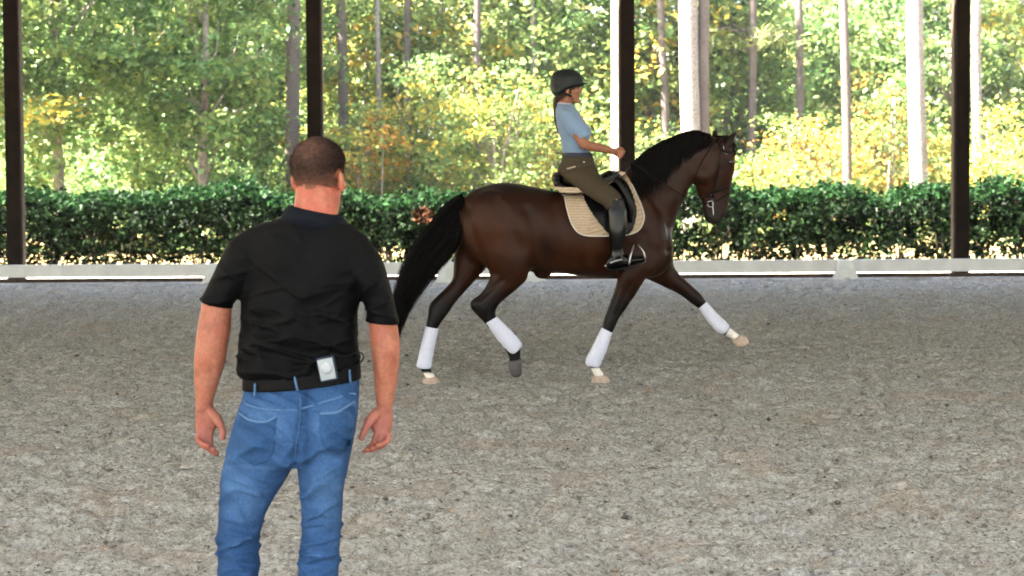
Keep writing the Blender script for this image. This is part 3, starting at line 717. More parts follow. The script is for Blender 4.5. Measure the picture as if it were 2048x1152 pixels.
fh = [(912, 460, 1000, 480, .10, .12), (906, 505, 985, 522, .10, .12), (906, 532, 966, 545, .085, .12), (903, 560, 944, 569, .064, .115), (884, 582, 926, 588, .055, .11), (859, 606, 911, 606, .048, .105),
      (855, 628, 896, 628, .046, .10), (851, 651, 877, 656, .038, .10), (846, 680, 868, 684, .028, .10), (840, 708, 863, 712, .028, .10), (835, 731, 862, 733, .036, .10), (845, 746, 864, 743, .028, .10), (851, 757, 871, 752, .03, .10), (853, 763, 875, 759, .036, .10)]
for L_ in (nf, ff, nh, fh): pcs.append(sil(L_, HY, 18))
# muscle relief on the near side
pcs.append(ell(hy(985, 440, -.15), (.21, .125, .24)))
pcs.append(ell(hy(1035, 500, -.19), (.13, .08, .14)))
pcs.append(ell(hy(1330, 400, -.07), (.11, .06, .16), rot=Matrix.Rotation(R(35), 3, 'Y')))
pcs.append(ell(hy(1268, 545, -.16), (.09, .06, .10)))
pcs.append(ell(hy(1085, 547, 0), (.07, .05, .045)))
body = union(pcs, .011, 4, .5, 'body')
def soft(V):
    px, py = pix(V)
    trunk_ = (1 - sstep(520, 565, py)) * (1 - sstep(1375, 1395, px))
    return .06 + .5 * trunk_ + .25 * (px > 1375) * sstep(300, 320, py) * (1 - sstep(395, 420, py)) * (py < 470)
relax(body, soft, 26)
def musc(V, N):
    return (fbm(V * 5.5, 61) - .44) * .012 + (fbm(V * 13, 62) - .44) * .004
displace(body, musc)
def grooves(V, N):
    px, py = pix(V); d = np.zeros(len(V)); near = sstep(.0, -.04, V[:, 1] - np.array([HY(q) for q in px]))
    for line, amp, wd in (([(1275, 350), (1305, 395), (1330, 450), (1338, 500)], .012, 9), ([(1392, 372), (1370, 410), (1350, 455)], .010, 6), ([(1062, 548), (1076, 505), (1072, 455), (1055, 420)], .014, 11),
                          ([(934, 420), (946, 470), (968, 520), (990, 548)], .013, 8), ([(1005, 560), (980, 580), (958, 598)], .008, 5), ([(985, 395), (1012, 440), (1040, 500)], .008, 12), ([(1250, 490), (1238, 520), (1236, 548)], .010, 9),
                          ([(1290, 470), (1300, 520), (1290, 552)], .008, 9), ([(1345, 300), (1330, 345), (1322, 385)], .006, 9), ([(1440, 340), (1428, 370), (1420, 400)], .006, 5), ([(1110, 520), (1160, 535), (1215, 530)], .006, 14),
                          ([(1262, 570), (1246, 600), (1232, 630)], .006, 5), ([(1318, 560), (1355, 580), (1388, 602)], .004, 4), ([(1110, 420), (1118, 470), (1116, 520)], .005, 12), ([(1140, 470), (1146, 500), (1144, 530)], .004, 7), ([(1170, 475), (1176, 505), (1172, 535)], .004, 7)):
        L_ = catmull(line, 8); dd = np.full(len(V), 1e9)
        for x, y in L_: dd = np.minimum(dd, (px - x) ** 2 + (py - y) ** 2)
        d -= amp * np.exp(-dd / wd ** 2)
    return 1.45 * d * near
displace(body, grooves)
relax(body, lambda V: np.full(len(V), .3), 3)
V = get_co(body); px, py = pix(V)
bay = np.array([.0150, .0038, .0009]); blk = np.array([.0035, .0027, .0026]); wht = np.array([.60, .55, .49]); tan = np.array([.040, .0115, .0030]); grey = np.array([.032, .025, .02])
C = np.tile(bay, (len(V), 1))
def mix(C, c, f): return C * (1 - f)[:, None] + np.array(c)[None, :] * f[:, None]
nz = fbm(V * 6, 71)
C = mix(C, tan, .55 * np.exp(-(((px - 985) / 60) ** 2 + ((py - 470) / 55) ** 2)) + .35 * np.exp(-(((px - 1150) / 90) ** 2 + ((py - 510) / 45) ** 2)))
C = mix(C, grey, .2 * np.exp(-(((px - 1350) / 26) ** 2 + ((py - 365) / 45) ** 2)))
C = mix(C, blk, .75 * (1 - sstep(365, 420, py)) * (px < 1260))                                                # dark topline
C = mix(C, blk, .9 * sstep(560, 610, py + 40 * (nz - .45)) * ((px < 1180) | (px > 1200)))
C = mix(C, blk, .8 * sstep(575, 650, py))
C = mix(C, blk, .55 * (px > 1380) * sstep(300, 290, py) + .45 * (px > 1395) * sstep(385, 430, py))
C = mix(C, (.026, .012, .006), .6 * np.exp(-(((px - 1400) / 30) ** 2 + ((py - 330) / 35) ** 2)))
C = mix(C, (.014, .011, .0095), .8 * (px > 1390) * sstep(418, 436, py) * (py < 460))
C = mix(C, blk, .8 * np.exp(-(((px - 1095) / 14) ** 2 + ((py - 500) / 18) ** 2)))
for x0, x1, y0 in ((1160, 1230, 733), (840, 890, 742)):
    C = mix(C, wht, ((px > x0) & (px < x1)) * sstep(y0, y0 + 5, py + 10 * (nz - .45)))
C = mix(C, wht, ((px > 1440)) * sstep(1118, 1124, px - 0.0 + py * 0 + (py - 660) * .5 - 336) * (py > 640))
set_col(body, C)
horse = thing('horse', (hy(1100, 760, 0).x, HY(1100), 0), 'dark bay horse with black mane and tail trotting under its rider', 'horse')
obj('body', body, M['coat'], horse)
hb = bvh(body)
for s in (-1, 1): obj('eye', join([ell(hy(1461, 324, s * .094), (.017, .011, .016))], 'eye'), M['eye'], horse)
# hooves
def hoof(pairs, m):
    return obj('hoof', union([sil(pairs, HY, 18, .85)], .006, 3), m, horse)
hoof([(1185, 752, 1212, 749, .038, -.11), (1183, 760, 1219, 757, .05, -.11), (1181, 768, 1222, 767, .058, -.11)], M['hoof'])
hoof([(846, 756, 873, 753, .038, .10), (845, 765, 880, 761, .05, .10), (844, 773, 884, 771, .058, .10)], M['hoof'])
hoof([(1484, 668, 1464, 683, .038, .11), (1494, 675, 1468, 690, .05, .11), (1499, 686, 1473, 695, .054, .11)], M['hoof'])
hoof([(1016, 722, 1043, 717, .038, -.12), (1017, 735, 1044, 731, .05, -.12), (1022, 750, 1043, 748, .05, -.12), (1028, 755, 1039, 753, .03, -.12)], M['hoof_dark'])

def lock(P, r0, n=5, k=2, flat=.5):
    P = np.asarray([tuple(p) for p in P], float); t = np.linspace(0, 1, len(P))
    return tube(P, r0 * np.array([.7, 1.0, .85, .5, .12][:len(P)] if len(P) == 5 else np.interp(t, [0, .2, .6, 1], [.7, 1, .7, .08])), n, k, flat)
g = np.random.default_rng(900)
# mane: crest line, locks falling over the near side of the neck
crest = catmull([(1262, 330), (1280, 315), (1300, 299), (1324, 285), (1340, 279), (1362, 270), (1382, 265), (1400, 266), (1420, 271)], 8)
locks = []
for k in range(1100):
    t = g.random(); c = crest[min(len(crest) - 1, int(t * len(crest)))]
    ln = np.interp(c[0], [1262, 1300, 1360, 1420], [68, 92, 62, 26]) * g.uniform(.6, 1.15)
    d0 = g.uniform(-.03, .012); Pn = []
    for j, u in enumerate((0, .12, .4, .7, 1)):
        x = c[0] + g.normal(0, 1.5) - 4 * u * math.sin(k) + 10 * u * (.5 - t); y = c[1] - 2.5 + ln * u - (4 if j == 1 else 0) * (c[0] < 1400)
        p0 = at(x, y, HY(x)); hit = hb.ray_cast(Vector((p0.x, HY(x) - 1.2, p0.z)), Vector((0, 1, 0)))
        yy = HY(x) + (d0 if j == 0 else -.03)
        if hit[0] is not None and j > 0: yy = min(hit[0].y - g.uniform(.003, .016), HY(x) - .01)
        Pn.append((p0.x, yy, p0.z))
    locks.append(lock(Pn, g.uniform(.003, .007), 4, 2, .6))
for k in range(26):                    # forelock
    x = 1442 + g.normal(0, 5); Pn = [hy(x, 272, g.uniform(-.03, .03)), hy(x + 10, 276, g.uniform(-.05, .04)), hy(x + 20, 290, -.05), hy(1466 + g.normal(0, 3), 302, -.06), hy(1468 + g.normal(0, 3), 314 + g.normal(0, 4), -.06)]
    locks.append(lock(Pn, .008, 5, 2))
obj('mane', join(locks, 'mane'), M['hair_black'], horse)
# tail
outer = catmull([(924, 390), (905, 404), (886, 424), (866, 452), (840, 484), (818, 516), (802, 550), (790, 590), (783, 640), (780, 690)], 1)
inner = catmull([(930, 408), (922, 450), (914, 482), (899, 506), (878, 530), (860, 555), (838, 585), (818, 618), (802, 655), (790, 700)], 1)
locks = []
for k in range(2300):
    s = np.clip(g.beta(1.1, 1.1), .02, .98); end = int(g.integers(7, 11)); dy = g.normal(0, .035); Pn = []
    for j in range(0, end):
        f = j / 9; a = outer[j] * (1 - s) + inner[j] * s
        wv = 2.5 * math.sin(j * 1.3 + k)
        x, y = a[0] + wv * f + g.normal(0, .6 + 2.2 * f), a[1] + g.normal(0, .8)
        Pn.append(at(x, y, HY(900) + dy * (.5 + f) - .02 + .05 * f))
    locks.append(lock(Pn, g.uniform(.0025, .006), 4, 1, .7))
for k in range(260):                   # loose hairs round the edge
    s = g.choice((-.04, .0, 1.0, 1.05)) + g.normal(0, .05); dy = g.normal(0, .05); end = int(g.integers(5, 11)); Pn = []
    for j in range(int(g.integers(0, 3)), end):
        a = outer[j] * (1 - s) + inner[j] * s; f = j / 9
        Pn.append(at(a[0] + g.normal(0, 1.2) + 3 * f * math.sin(j + k), a[1] + g.normal(0, 1.2), HY(900) + dy))
    if len(Pn) > 3: locks.append(lock(Pn, g.uniform(.0012, .0024), 3, 2, 1))
obj('tail', join(locks, 'tail'), M['hair_black'], horse)

# ---- leg wraps
def wrap(pairs, label):
    A = catmull([p for p in pairs], 5)
    for i in range(1, len(A) - 1):     # overlapping turns of the bandage
        if i % 3 == 0:
            c = (A[i, :2] + A[i, 2:4]) / 2
            A[i, :2] = c + (A[i, :2] - c) * .965; A[i, 2:4] = c + (A[i, 2:4] - c) * .965; A[i, 4] *= .965
    o = obj('leg_wrap', join([sil([tuple(a) for a in A], HY, 26, .92, 1)], 'leg_wrap'), M['wrap'])
    return tag(o, label, 'leg wrap', 'white wraps on the horse\'s legs')
wrap([(1204, 655, 1223, 666, .046, -.12), (1202, 658, 1224, 668, .05, -.118), (1186, 690, 1214, 700, .05, -.115), (1173, 715, 1204, 722, .052, -.11), (1171, 726, 1201, 731, .048, -.11), (1174, 731, 1198, 734, .04, -.11)], 'white wrap on the upright foreleg beneath the rider\'s boot')
wrap([(1412, 603, 1397, 616, .046, .12), (1415, 605, 1398, 619, .05, .12), (1435, 627, 1416, 644, .05, .115), (1455, 646, 1432, 662, .05, .11), (1458, 652, 1440, 667, .047, .11), (1457, 656, 1446, 668, .04, .11)], 'white wrap on the outstretched foreleg in front of the horse')
wrap([(971, 646, 993, 633, .046, -.125), (973, 649, 996, 635, .05, -.122), (992, 676, 1020, 658, .05, -.12), (1012, 700, 1041, 682, .05, -.12), (1019, 707, 1044, 690, .047, -.12), (1024, 709, 1041, 697, .04, -.12)], 'white wrap on the lifted hind leg under the flank')
wrap([(851, 652, 876, 657, .046, .10), (850, 655, 877, 660, .05, .10), (843, 685, 871, 689, .05, .10), (836, 715, 865, 719, .05, .10), (833, 731, 863, 733, .048, .10), (837, 736, 860, 737, .04, .10)], 'white wrap on the hindmost leg beside the man\'s arm')

# ---- saddle pad
M['pad'] = mat('quilted_beige_pad', attr='Col', rough=.85, spec=.12, noise_scale=40, noise_amt=.1)
M['trim'] = mat('pale_pad_trim', (.40, .35, .30), .7, .2)
def arc(pts, k=4): return [tuple(p) for p in catmull(pts, k)]
pad_out = arc([(1103, 372), (1126, 392), (1130, 412), (1135, 432), (1142, 450), (1152, 462), (1168, 468)]) + arc([(1190, 469), (1240, 468), (1262, 464), (1274, 456), (1281, 444), (1284, 430), (1279, 410), (1270, 388), (1259, 364), (1249, 346), (1238, 342)]) + [(1190, 366), (1150, 374)]
def quilt(pts, P):
    return np.where(pts[:, 0] < 1180 - (pts[:, 1] - 420) * .25, .0075 * np.abs(np.sin(pts[:, 1] * math.pi / 5.2)), .005 * np.abs(np.sin((pts[:, 1]) * math.pi / 9 + pts[:, 0] * .1)))
sp = thing('saddle_pad', hy(1195, 385, 0), 'beige quilted saddle pad with pale piping under the black saddle', 'saddle pad')
for d in (1, -1):
    v, f, _ = drape(hb, pad_out, (lambda q: HY(q)), .004, .012, 1.3, d, relief=quilt)
    pm = join([(v, f)], 'side_panel'); q = np.vstack([_, _]); st_c = np.clip(quilt(q, None) / .0075, 0, 1)
    set_col(pm, np.array([.235, .178, .122])[None] * (1 - st_c[:, None]) + np.array([.35, .272, .192])[None] * st_c[:, None])
    obj('side_panel', pm, M['pad'], sp)
# piping along the lower edge
pip = arc([(1128, 392), (1131, 412), (1136, 432), (1143, 449), (1153, 461), (1169, 467), (1195, 468), (1240, 467), (1262, 463), (1274, 455), (1280, 444), (1283, 430), (1278, 410), (1269, 389), (1260, 368)], 3)
Pp = []
for x, y in pip:
    p0 = at(x, y, HY(x)); h_ = hb.ray_cast(Vector((p0.x, HY(x) - 1.5, p0.z)), Vector((0, 1, 0)))
    Pp.append((p0.x, (h_[0].y if h_[0] else HY(x) - .25) - .022, p0.z))
obj('piping', join([tube(Pp, .0065, 8, 2)], 'piping'), M['trim'], sp)

# ---- saddle
sd = thing('saddle', hy(1170, 370, 0), 'black leather dressage saddle under the rider', 'saddle')
seat = [(1104, 356, 1110, 378, .10), (1112, 352, 1118, 386, .15), (1126, 360, 1130, 390, .17), (1150, 366, 1152, 392, .15), (1180, 360, 1182, 386, .14), (1205, 346, 1208, 374, .12), (1220, 340, 1226, 364, .085), (1232, 344, 1236, 358, .05)]
obj('seat', union([sil(seat, HY, 24), ell(hy(1114, 356, 0), (.045, .15, .05))], .008, 5), M['leather'], sd)
flap_out = arc([(1160, 380), (1172, 410), (1192, 440), (1214, 464), (1240, 468), (1256, 462), (1265, 442), (1268, 416), (1261, 386), (1248, 360), (1230, 343)]) + [(1190, 360)]
for d in (1, -1):
    v, f, _ = drape(hb, flap_out, (lambda q: HY(q)), .022, .010, 3.0, d)
    obj('flap', join([(v, f)], 'flap'), M['leather'], sd)
for s in (-1, 1):
    obj('knee_roll', join([tube([hy(1218, 346, s * .16), hy(1238, 364, s * .25), hy(1253, 390, s * .285), hy(1261, 418, s * .29), hy(1261, 446, s * .285)], [.020, .034, .036, .030, .014], 12, 3)], 'knee_roll'), M['leather'], sd)
    obj('stirrup_leather', join([tube([hy(1222, 372, s * .30), hy(1240, 430, s * .335), hy(1266, 492, s * .36)], .011, 8, 3, .3)], 'stirrup_leather'), M['leather'], sd)
    st = obj('stirrup', join([tube([hy(1258, 530, s * .355 + .055 * a), hy(1262, 508, s * .355 + .055 * a), hy(1268, 489, s * .355)], [.007, .007, .006], 8, 4) for a in (-1, 1)] +
                             [tube([hy(1275, 489, s * .355 - .0), hy(1287, 503, s * .355 - .05), hy(1290, 518, s * .355 - .05)], .0065, 8, 4)], 'stirrup'), M['steel'], sd)
    obj('tread', join([tube([hy(1256, 532, s * .355 - .0), hy(1290, 520, s * .355)], .016, 10, 1, .5)], 'tread'), M['steel'], st)
# girth round the barrel
v, f, _ = drape(hb, [(1214, 455), (1240, 455), (1244, 510), (1246, 540), (1222, 540), (1218, 510)], (lambda q: HY(q)), .003, .010, 4)
obj('girth', join([(v, f)], 'girth'), M['leather'], sd)

# ---- bridle and reins
br = thing('bridle', hy(1430, 340, -.1), 'black leather bridle with silver fittings on the horse\'s head', 'bridle')
def strap(pts, r=.008, name='strap', m='leather', flat=.45, n=8):
    return obj(name, join([tube([hy(*p) for p in pts], r, n, 4, flat, up=(0, 1, 0))], name), M[m], br)
def on(px_, py_, off=.006, s=-1):
    p0 = at(px_, py_, HY(px_)); h_ = hb.ray_cast(Vector((p0.x, HY(px_) + s * 1.0, p0.z)), Vector((0, -s, 0)))
    return (px_, py_, ((h_[0].y - HY(px_)) if h_[0] else s * .08) + s * off)
for s in (-1, 1):
    strap([on(1434, 280, .006, s), on(1440, 300, .006, s), on(1440, 330, .006, s), on(1432, 365, .006, s), on(1424, 395, .006, s)], .013, 'cheek_strap')
    strap([on(1430, 282, .006, s), on(1412, 310, .006, s), on(1396, 340, .006, s), on(1388, 362, .004, s)], .009, 'throat_latch')
    strap([on(1440, 298, .006, s), on(1452, 304, .006, s), on(1466, 305, .004, s)], .013, 'browband')
    strap([on(1404, 396, .005, s), on(1420, 388, .006, s), on(1440, 380, .006, s), on(1462, 376, .004, s)], .017, 'noseband')
    strap([on(1405, 408, .005, s), on(1424, 405, .006, s), on(1445, 396, .006, s), on(1460, 385, .004, s)], .009, 'flash_strap')
    # bit ring and shank
    q = on(1421, 408, .012, s); c = hy(*q)
    ringp = [c + Vector((.024 * math.cos(a), 0, .024 * math.sin(a))) for a in np.linspace(0, 2 * math.pi, 17)]
    obj('bit_ring', join([tube(ringp, .004, 6)], 'bit_ring'), M['steel'], br)
    strap([(1424, 398, q[2]), (1426, 418, q[2]), (1427, 432, q[2] - s * .0)], .004, 'bit_shank', 'steel', 1.0)
    hand = (1240, 308, s * .06)
    strap([q, (1380, 398, s * .135), (1335, 372, s * .155), (1285, 338, s * .12), hand], .010, 'rein')
    strap([(1427, 436, q[2]), (1385, 412, s * .125), (1340, 388, s * .16), (1290, 345, s * .135), hand], .005, 'curb_rein')
strap([on(1446, 286), on(1448, 300)], .006, 'buckle', 'steel'); strap([on(1449, 307), on(1456, 308)], .005, 'buckle', 'steel')
strap([on(1420, 392), on(1428, 388)], .005, 'buckle', 'steel')

# ================================================================== people
M['skin'] = mat('warm_skin', attr='Col', rough=.55, spec=.25, noise_scale=90, noise_amt=.14, bump=.16, bump_scale=220, sss=.1)
def place(pieces, c, ang, s=1.0):
    Mx = np.array(Matrix.Rotation(ang, 3, 'Z')); return [((np.asarray(v, float) * s) @ Mx.T + np.array(tuple(c)), f) for v, f in pieces]
def head_pieces(neck_len=.15, neck_r=.055, lean=-.03):
    P = [ell((-.012, 0, .045), (.098, .077, .082), n=24, m=16)]
    S = [(.062, -.05, .080, .062), (.03, -.05, .086, .066), (0, -.05, .084, .066), (-.03, -.045, .084, .060), (-.06, -.03, .084, .052), (-.09, -.005, .082, .042), (-.112, .02, .078, .026)]
    A = catmull(S, 3)
    C = np.array([((a + b) / 2, 0, z) for z, a, b, h in A]); U = np.array([((b - a) / 2, 0, 0) for z, a, b, h in A]); W = np.array([(0, h, 0) for z, a, b, h in A])
    P.append(rings(C, U, W, 24, .9))
    P.append(tube([(.080, 0, .022), (.092, 0, .002), (.104, 0, -.022)], [.009, .011, .013], 10, 2)); P.append(ell((.094, 0, -.030), (.014, .017, .009)))
    P.append(ell((.084, 0, -.056), (.009, .023, .006))); P.append(ell((.083, 0, -.067), (.009, .021, .006))); P.append(ell((.076, 0, -.102), (.014, .02, .014)))
    for s in (-1, 1):
        P.append(ell((.074, s * .028, .030), (.016, .026, .009))); P.append(ell((.062, s * .042, -.022), (.022, .02, .02)))
        er = np.array(Matrix.Rotation(R(-12), 3, 'Y')) @ np.array(Matrix.Rotation(R(-18 * s), 3, 'Z'))
        P.append(ell((-.012, s * .083, -.010), (.021, .010, .035), rot=er)); P.append(ell((-.004, s * .077, -.024), (.011, .011, .015)))
    P.append(tube([(-.015, 0, -.03), (-.022, 0, -.08), (-.022 + lean, 0, -.08 - neck_len)], [neck_r * .95, neck_r, neck_r * 1.1], 20, 3))
    return P
def add_eyes(c, ang, s, par):
    Mx = Matrix.Rotation(ang, 3, 'Z')
    for k in (-1, 1):
        p = Vector(tuple(c)) + Mx @ (Vector((.073, k * .029, .010)) * s)
        obj('eye', join([ell(p, (.011 * s,) * 3, n=12, m=8)], 'eye'), M['eye'], par)

# ------------------------------------------------------------------ rider
def ry(px, py, dy): return at(px, py, HY(px) + dy)
rider = thing('person', ry(1160, 385, 0), 'rider in pale blue t-shirt, brown breeches and dark helmet sitting on the horse', 'person')
HC = ry(1137, 178, 0); HA = R(0); HS = .98
sk = place(head_pieces(.10, .046, -.015), HC, HA, HS)
sk.append(sil([(1112, 200, 1143, 205, .05), (1113, 212, 1150, 214, .075), (1112, 225, 1160, 230, .13), (1115, 250, 1176, 255, .135), (1123, 280, 1172, 285, .115), (1130, 305, 1176, 305, .12), (1128, 330, 1182, 332, .14)], HY, 22))
for s in (-1, 1):
    sk.append(tube([ry(1140, 234, s * .155), ry(1152, 262, s * .195), ry(1165, 283, s * .205), ry(1172, 290, s * .20), ry(1200, 296, s * .15), ry(1226, 303, s * .085), ry(1232, 305, s * .075)], [.048, .042, .039, .038, .035, .025, .024], 14, 3))
    # closed hand round the rein: palm, four fingers, thumb
    sk.append(sil([(1230, 297, 1229, 311, .016, s * .075), (1238, 297, 1237, 315, .018, s * .065), (1246, 300, 1244, 316, .016, s * .058)], HY, 14))
    for j, (x, y) in enumerate(((1246, 301), (1245, 306), (1243, 311), (1240, 315))):
        sk.append(tube([ry(x - 3, y, s * .078), ry(x + 2 - j * .4, y + 1, s * .066), ry(x + 2 - j * .5, y + 1.5, s * .045), ry(x - 3, y + 1, s * .038)], [.0095, .0095, .009, .007], 8, 2))
    sk.append(tube([ry(1234, 298, s * .055), ry(1241, 296, s * .048), ry(1247, 298, s * .052)], [.011, .010, .007], 8, 2))
rb = union(sk, .006, 4, .5, 'body')
V = get_co(rb); px, py = pix(V)
C = np.tile(np.array([.21, .09, .052]), (len(V), 1))
set_col(rb, C)
obj('body', rb, M['skin'], rider)
add_eyes(HC, HA, HS, rider)
M['hair_br'] = mat('brown_hair', (.025, .013, .007), .55, .2, noise_scale=50, noise_amt=.4)
locks = []; g = np.random.default_rng(31)
for k in range(60):
    a = g.uniform(-1, 1); locks.append(lock([ry(1122 + g.normal(0, 3), 188, .05 * a), ry(1112 + g.normal(0, 1.5), 198, .028 * a), ry(1110.5 + g.normal(0, 1.2), 218, .022 * a), ry(1112 + g.normal(0, 1.3), 240, .02 * a), ry(1116 + g.normal(0, 1.2), 258 + g.normal(0, 5), .01 * a)], .009, 5, 2, .8))
for k in range(90):
    s = g.choice((-1, 1)); locks.append(lock([ry(1140 + g.normal(0, 4), 176, s * .076), ry(1130 + g.normal(0, 4), 186, s * .072), ry(1122, 192 + g.normal(0, 3), s * .06), ry(1116, 196 + g.normal(0, 3), s * .035), ry(1112, 200, s * .01)], .008, 5, 2, .6))
hr = obj('hair', join(locks, 'hair'), M['hair_br'], rider)
# helmet
M['helmet'] = mat('matt_helmet_shell', (.006, .0085, .0085), .5, .2, noise_scale=15, noise_amt=.15)
hm_p = []
for zz, x0, x1, hw in ((.128, -.03, .02, .02), (.122, -.065, .05, .052), (.10, -.098, .080, .080), (.07, -.112, .098, .094), (.04, -.118, .105, .099), (.018, -.119, .106, .1), (-.002, -.116, .04, .099), (-.03, -.106, -.02, .092), (-.052, -.088, -.045, .07)):
    hm_p.append((zz, x0, x1, hw))
A = catmull(hm_p, 3); Cx = np.array([((a + b) / 2, 0, z) for z, a, b, h in A]); Ux = np.array([((b - a) / 2, 0, 0) for z, a, b, h in A]); Wx = np.array([(0, h, 0) for z, a, b, h in A])
shell = place([rings(Cx, Ux, Wx, 30, .95)], HC + Vector((-.004, 0, .004)), HA, 1.17)
hm = obj('helmet', union(shell, .006, 4), M['helmet'], rider)
vz = []
for i, a in enumerate(np.linspace(-1.15, 1.15, 13)):
    vz.append(((.098 + .0) * math.cos(a * .9), .095 * math.sin(a), .030 - .004 * a * a)); vz.append(((.103 + .036 * math.cos(a * 1.2)) * math.cos(a * .8), .1 * math.sin(a), .024 - .008 * a * a))
Vv = np.array(vz); Vv = np.vstack([Vv, Vv + [0, 0, .006]]); n = 26; Fv = []
for i in range(12):
    a, b, c, d = 2 * i, 2 * i + 1, 2 * i + 3, 2 * i + 2
    Fv += [(a, b, c, d), (d + n, c + n, b + n, a + n), (b, b + n, c + n, c), (a, d, d + n, a + n)]
Fv += [(0, n, n + 1, 1), (24, 25, 25 + n, 24 + n)]
obj('visor', join(place([(Vv, Fv)], HC + Vector((-.004, 0, .012)), HA, 1.12), 'visor'), M['helmet'], hm)
for s in (-1, 1):
    st_ = place([tube([(.012, s * .088, .01), (.018, s * .078, -.045), (.035, s * .058, -.098), (.045, s * .02, -.118), (.046, 0, -.12)], .008, 8, 3, .4), tube([(-.05, s * .082, -.02), (-.02, s * .080, -.045), (.018, s * .076, -.06)], .007, 8, 3, .4)], HC, HA)
    obj('chin_strap', join(st_, 'chin_strap'), M['leather'], hm)
# shirt
M['tee'] = mat('pale_blue_jersey', (.125, .185, .275), .85, .1, noise_scale=25, noise_amt=.05, bump=.12, bump_scale=220, sheen=.15)
sp_ = [sil([(1113, 207, 1146, 208, .058), (1111, 214, 1152, 217, .10), (1110, 222, 1160, 226, .155), (1110, 236, 1168, 240, .175), (1112, 249, 1179, 253, .165), (1116, 263, 1182, 266, .155), (1121, 280, 1179, 284, .14), (1124, 296, 1178, 298, .135), (1126, 310, 1181, 309, .142)], HY, 28)]
for s in (-1, 1):
    sp_.append(sil([(1116, 222, 1152, 222, .05, s * .13), (1120, 236, 1163, 238, .055, s * .17), (1132, 256, 1174, 250, .056, s * .195), (1147, 275, 1180, 262, .054, s * .20), (1153, 281, 1183, 268, .054, s * .203)], HY, 20))
tee = union(sp_, .0065, 4, .5, 'shirt')
def tee_w(V, N):
    d = (noise(np.stack([V[:, 0] * 9 + V[:, 2] * 6, V[:, 1] * 8, V[:, 2] * 22 - V[:, 0] * 10], 1), 5) - .5) * .009
    return d * sstep(1.75, 1.95, V[:, 2] * 0 + 1.9)
displace(tee, tee_w)
sh_ = obj('shirt', tee, M['tee'], rider)
obj('collar', join([sil([(1113, 205, 1147, 207, .062), (1112, 208, 1148, 210, .064)], HY, 24)], 'collar'), mat('collar_rib', (.26, .27, .30), .8, .1), sh_)
# breeches
M['breech'] = mat('brown_breeches', (.036, .027, .016), .8, .15, noise_scale=20, noise_amt=.1, bump=.1, bump_scale=200)
bp = [sil([(1126, 308, 1183, 309, .142), (1121, 324, 1189, 324, .165), (1115, 340, 1194, 342, .185), (1117, 356, 1196, 362, .18), (1126, 368, 1194, 374, .15)], HY, 26)]
for s in (-1, 1):
    bp.append(sil([(1118, 348, 1192, 330, .10, s * .10), (1138, 364, 1200, 350, .095, s * .16), (1160, 381, 1213, 362, .085, s * .22), (1182, 396, 1229, 376, .073, s * .275), (1204, 410, 1244, 395, .060, s * .315), (1216, 424, 1249, 412, .055, s * .33)], HY, 22))
bm_ = union(bp, .007, 5, .5, 'breeches')
displace(bm_, lambda V, N: (noise(np.stack([V[:, 0] * 14 + V[:, 2] * 14, V[:, 1] * 9, V[:, 2] * 9 - V[:, 0] * 9], 1), 8) - .5) * .008)
bo = obj('breeches', bm_, M['breech'], rider)
bt = bvh(bm_)
v, f, _ = drape(bt, [(1132, 336), (1149, 331), (1150, 334), (1133, 339)], (lambda q: HY(q)), .001, .003, 1.2)
obj('pocket_welt', join([(v, f)], 'pocket_welt'), mat('pocket_trim', (.28, .22, .17), .7), bo)
obj('button', join([ell(ry(1168, 324, -.172), (.008, .005, .008))], 'button'), M['steel'], bo)
obj('belt', join([sil([(1125, 305.5, 1184, 306, .147), (1124, 307, 1185, 307, .151), (1124, 313, 1186, 313, .155), (1125, 314, 1185, 314, .15)], HY, 28)], 'belt'), mat('navy_belt', (.009, .009, .024), .6), rider)
# boots
M['boot'] = mat('polished_black_boot', (.0012, .0012, .0016), .22, .22, noise_scale=20, noise_amt=.2, bump=.05, bump_scale=90)
for s in (-1, 1):
    P_ = [sil([(1217, 402, 1249, 396, .056, s * .333), (1214, 420, 1254, 420, .06, s * .345), (1215, 440, 1254, 442, .06, s * .353), (1216, 460, 1252, 464, .058, s * .357), (1219, 482, 1248, 484, .05, s * .358), (1221, 502, 1247, 499, .043, s * .357), (1218, 518, 1249, 512, .042, s * .357)], HY, 22),
          sil([(1212, 520, 1213, 535, .028, s * .357), (1220, 510, 1218, 538, .036, s * .357), (1240, 505, 1238, 537, .04, s * .357), (1260, 512, 1259, 531, .045, s * .36), (1278, 512, 1278, 526, .043, s * .362), (1290, 514, 1291, 521, .025, s * .362)], HY, 20)]
    b_ = obj('boot', union(P_, .006, 4, .5, 'boot'), M['boot'], rider)
    obj('sole', join([sil([(1212, 534, 1213, 539, .03, s * .357), (1230, 536, 1231, 541, .036, s * .357), (1260, 529, 1261, 533, .042, s * .36), (1289, 520, 1290, 524, .028, s * .362)], HY, 12)], 'sole'), M['leather'], b_)
    obj('spur', join([tube([ry(1246, 518, s * .357 - .045), ry(1228, 523, s * .357 - .047), ry(1214, 530, s * .357 - .01), ry(1209, 533, s * .357)], .0065, 8, 3), tube([ry(1246, 518, s * .357 + .045), ry(1228, 523, s * .357 + .047), ry(1214, 530, s * .357)], .0055, 8, 3)], 'spur'), M['steel'], b_)
    obj('garter_stud', join([ell(ry(1233, 399, s * .333 - .056), (.006, .004, .006), n=10, m=6)], 'garter_stud'), M['steel'], b_)

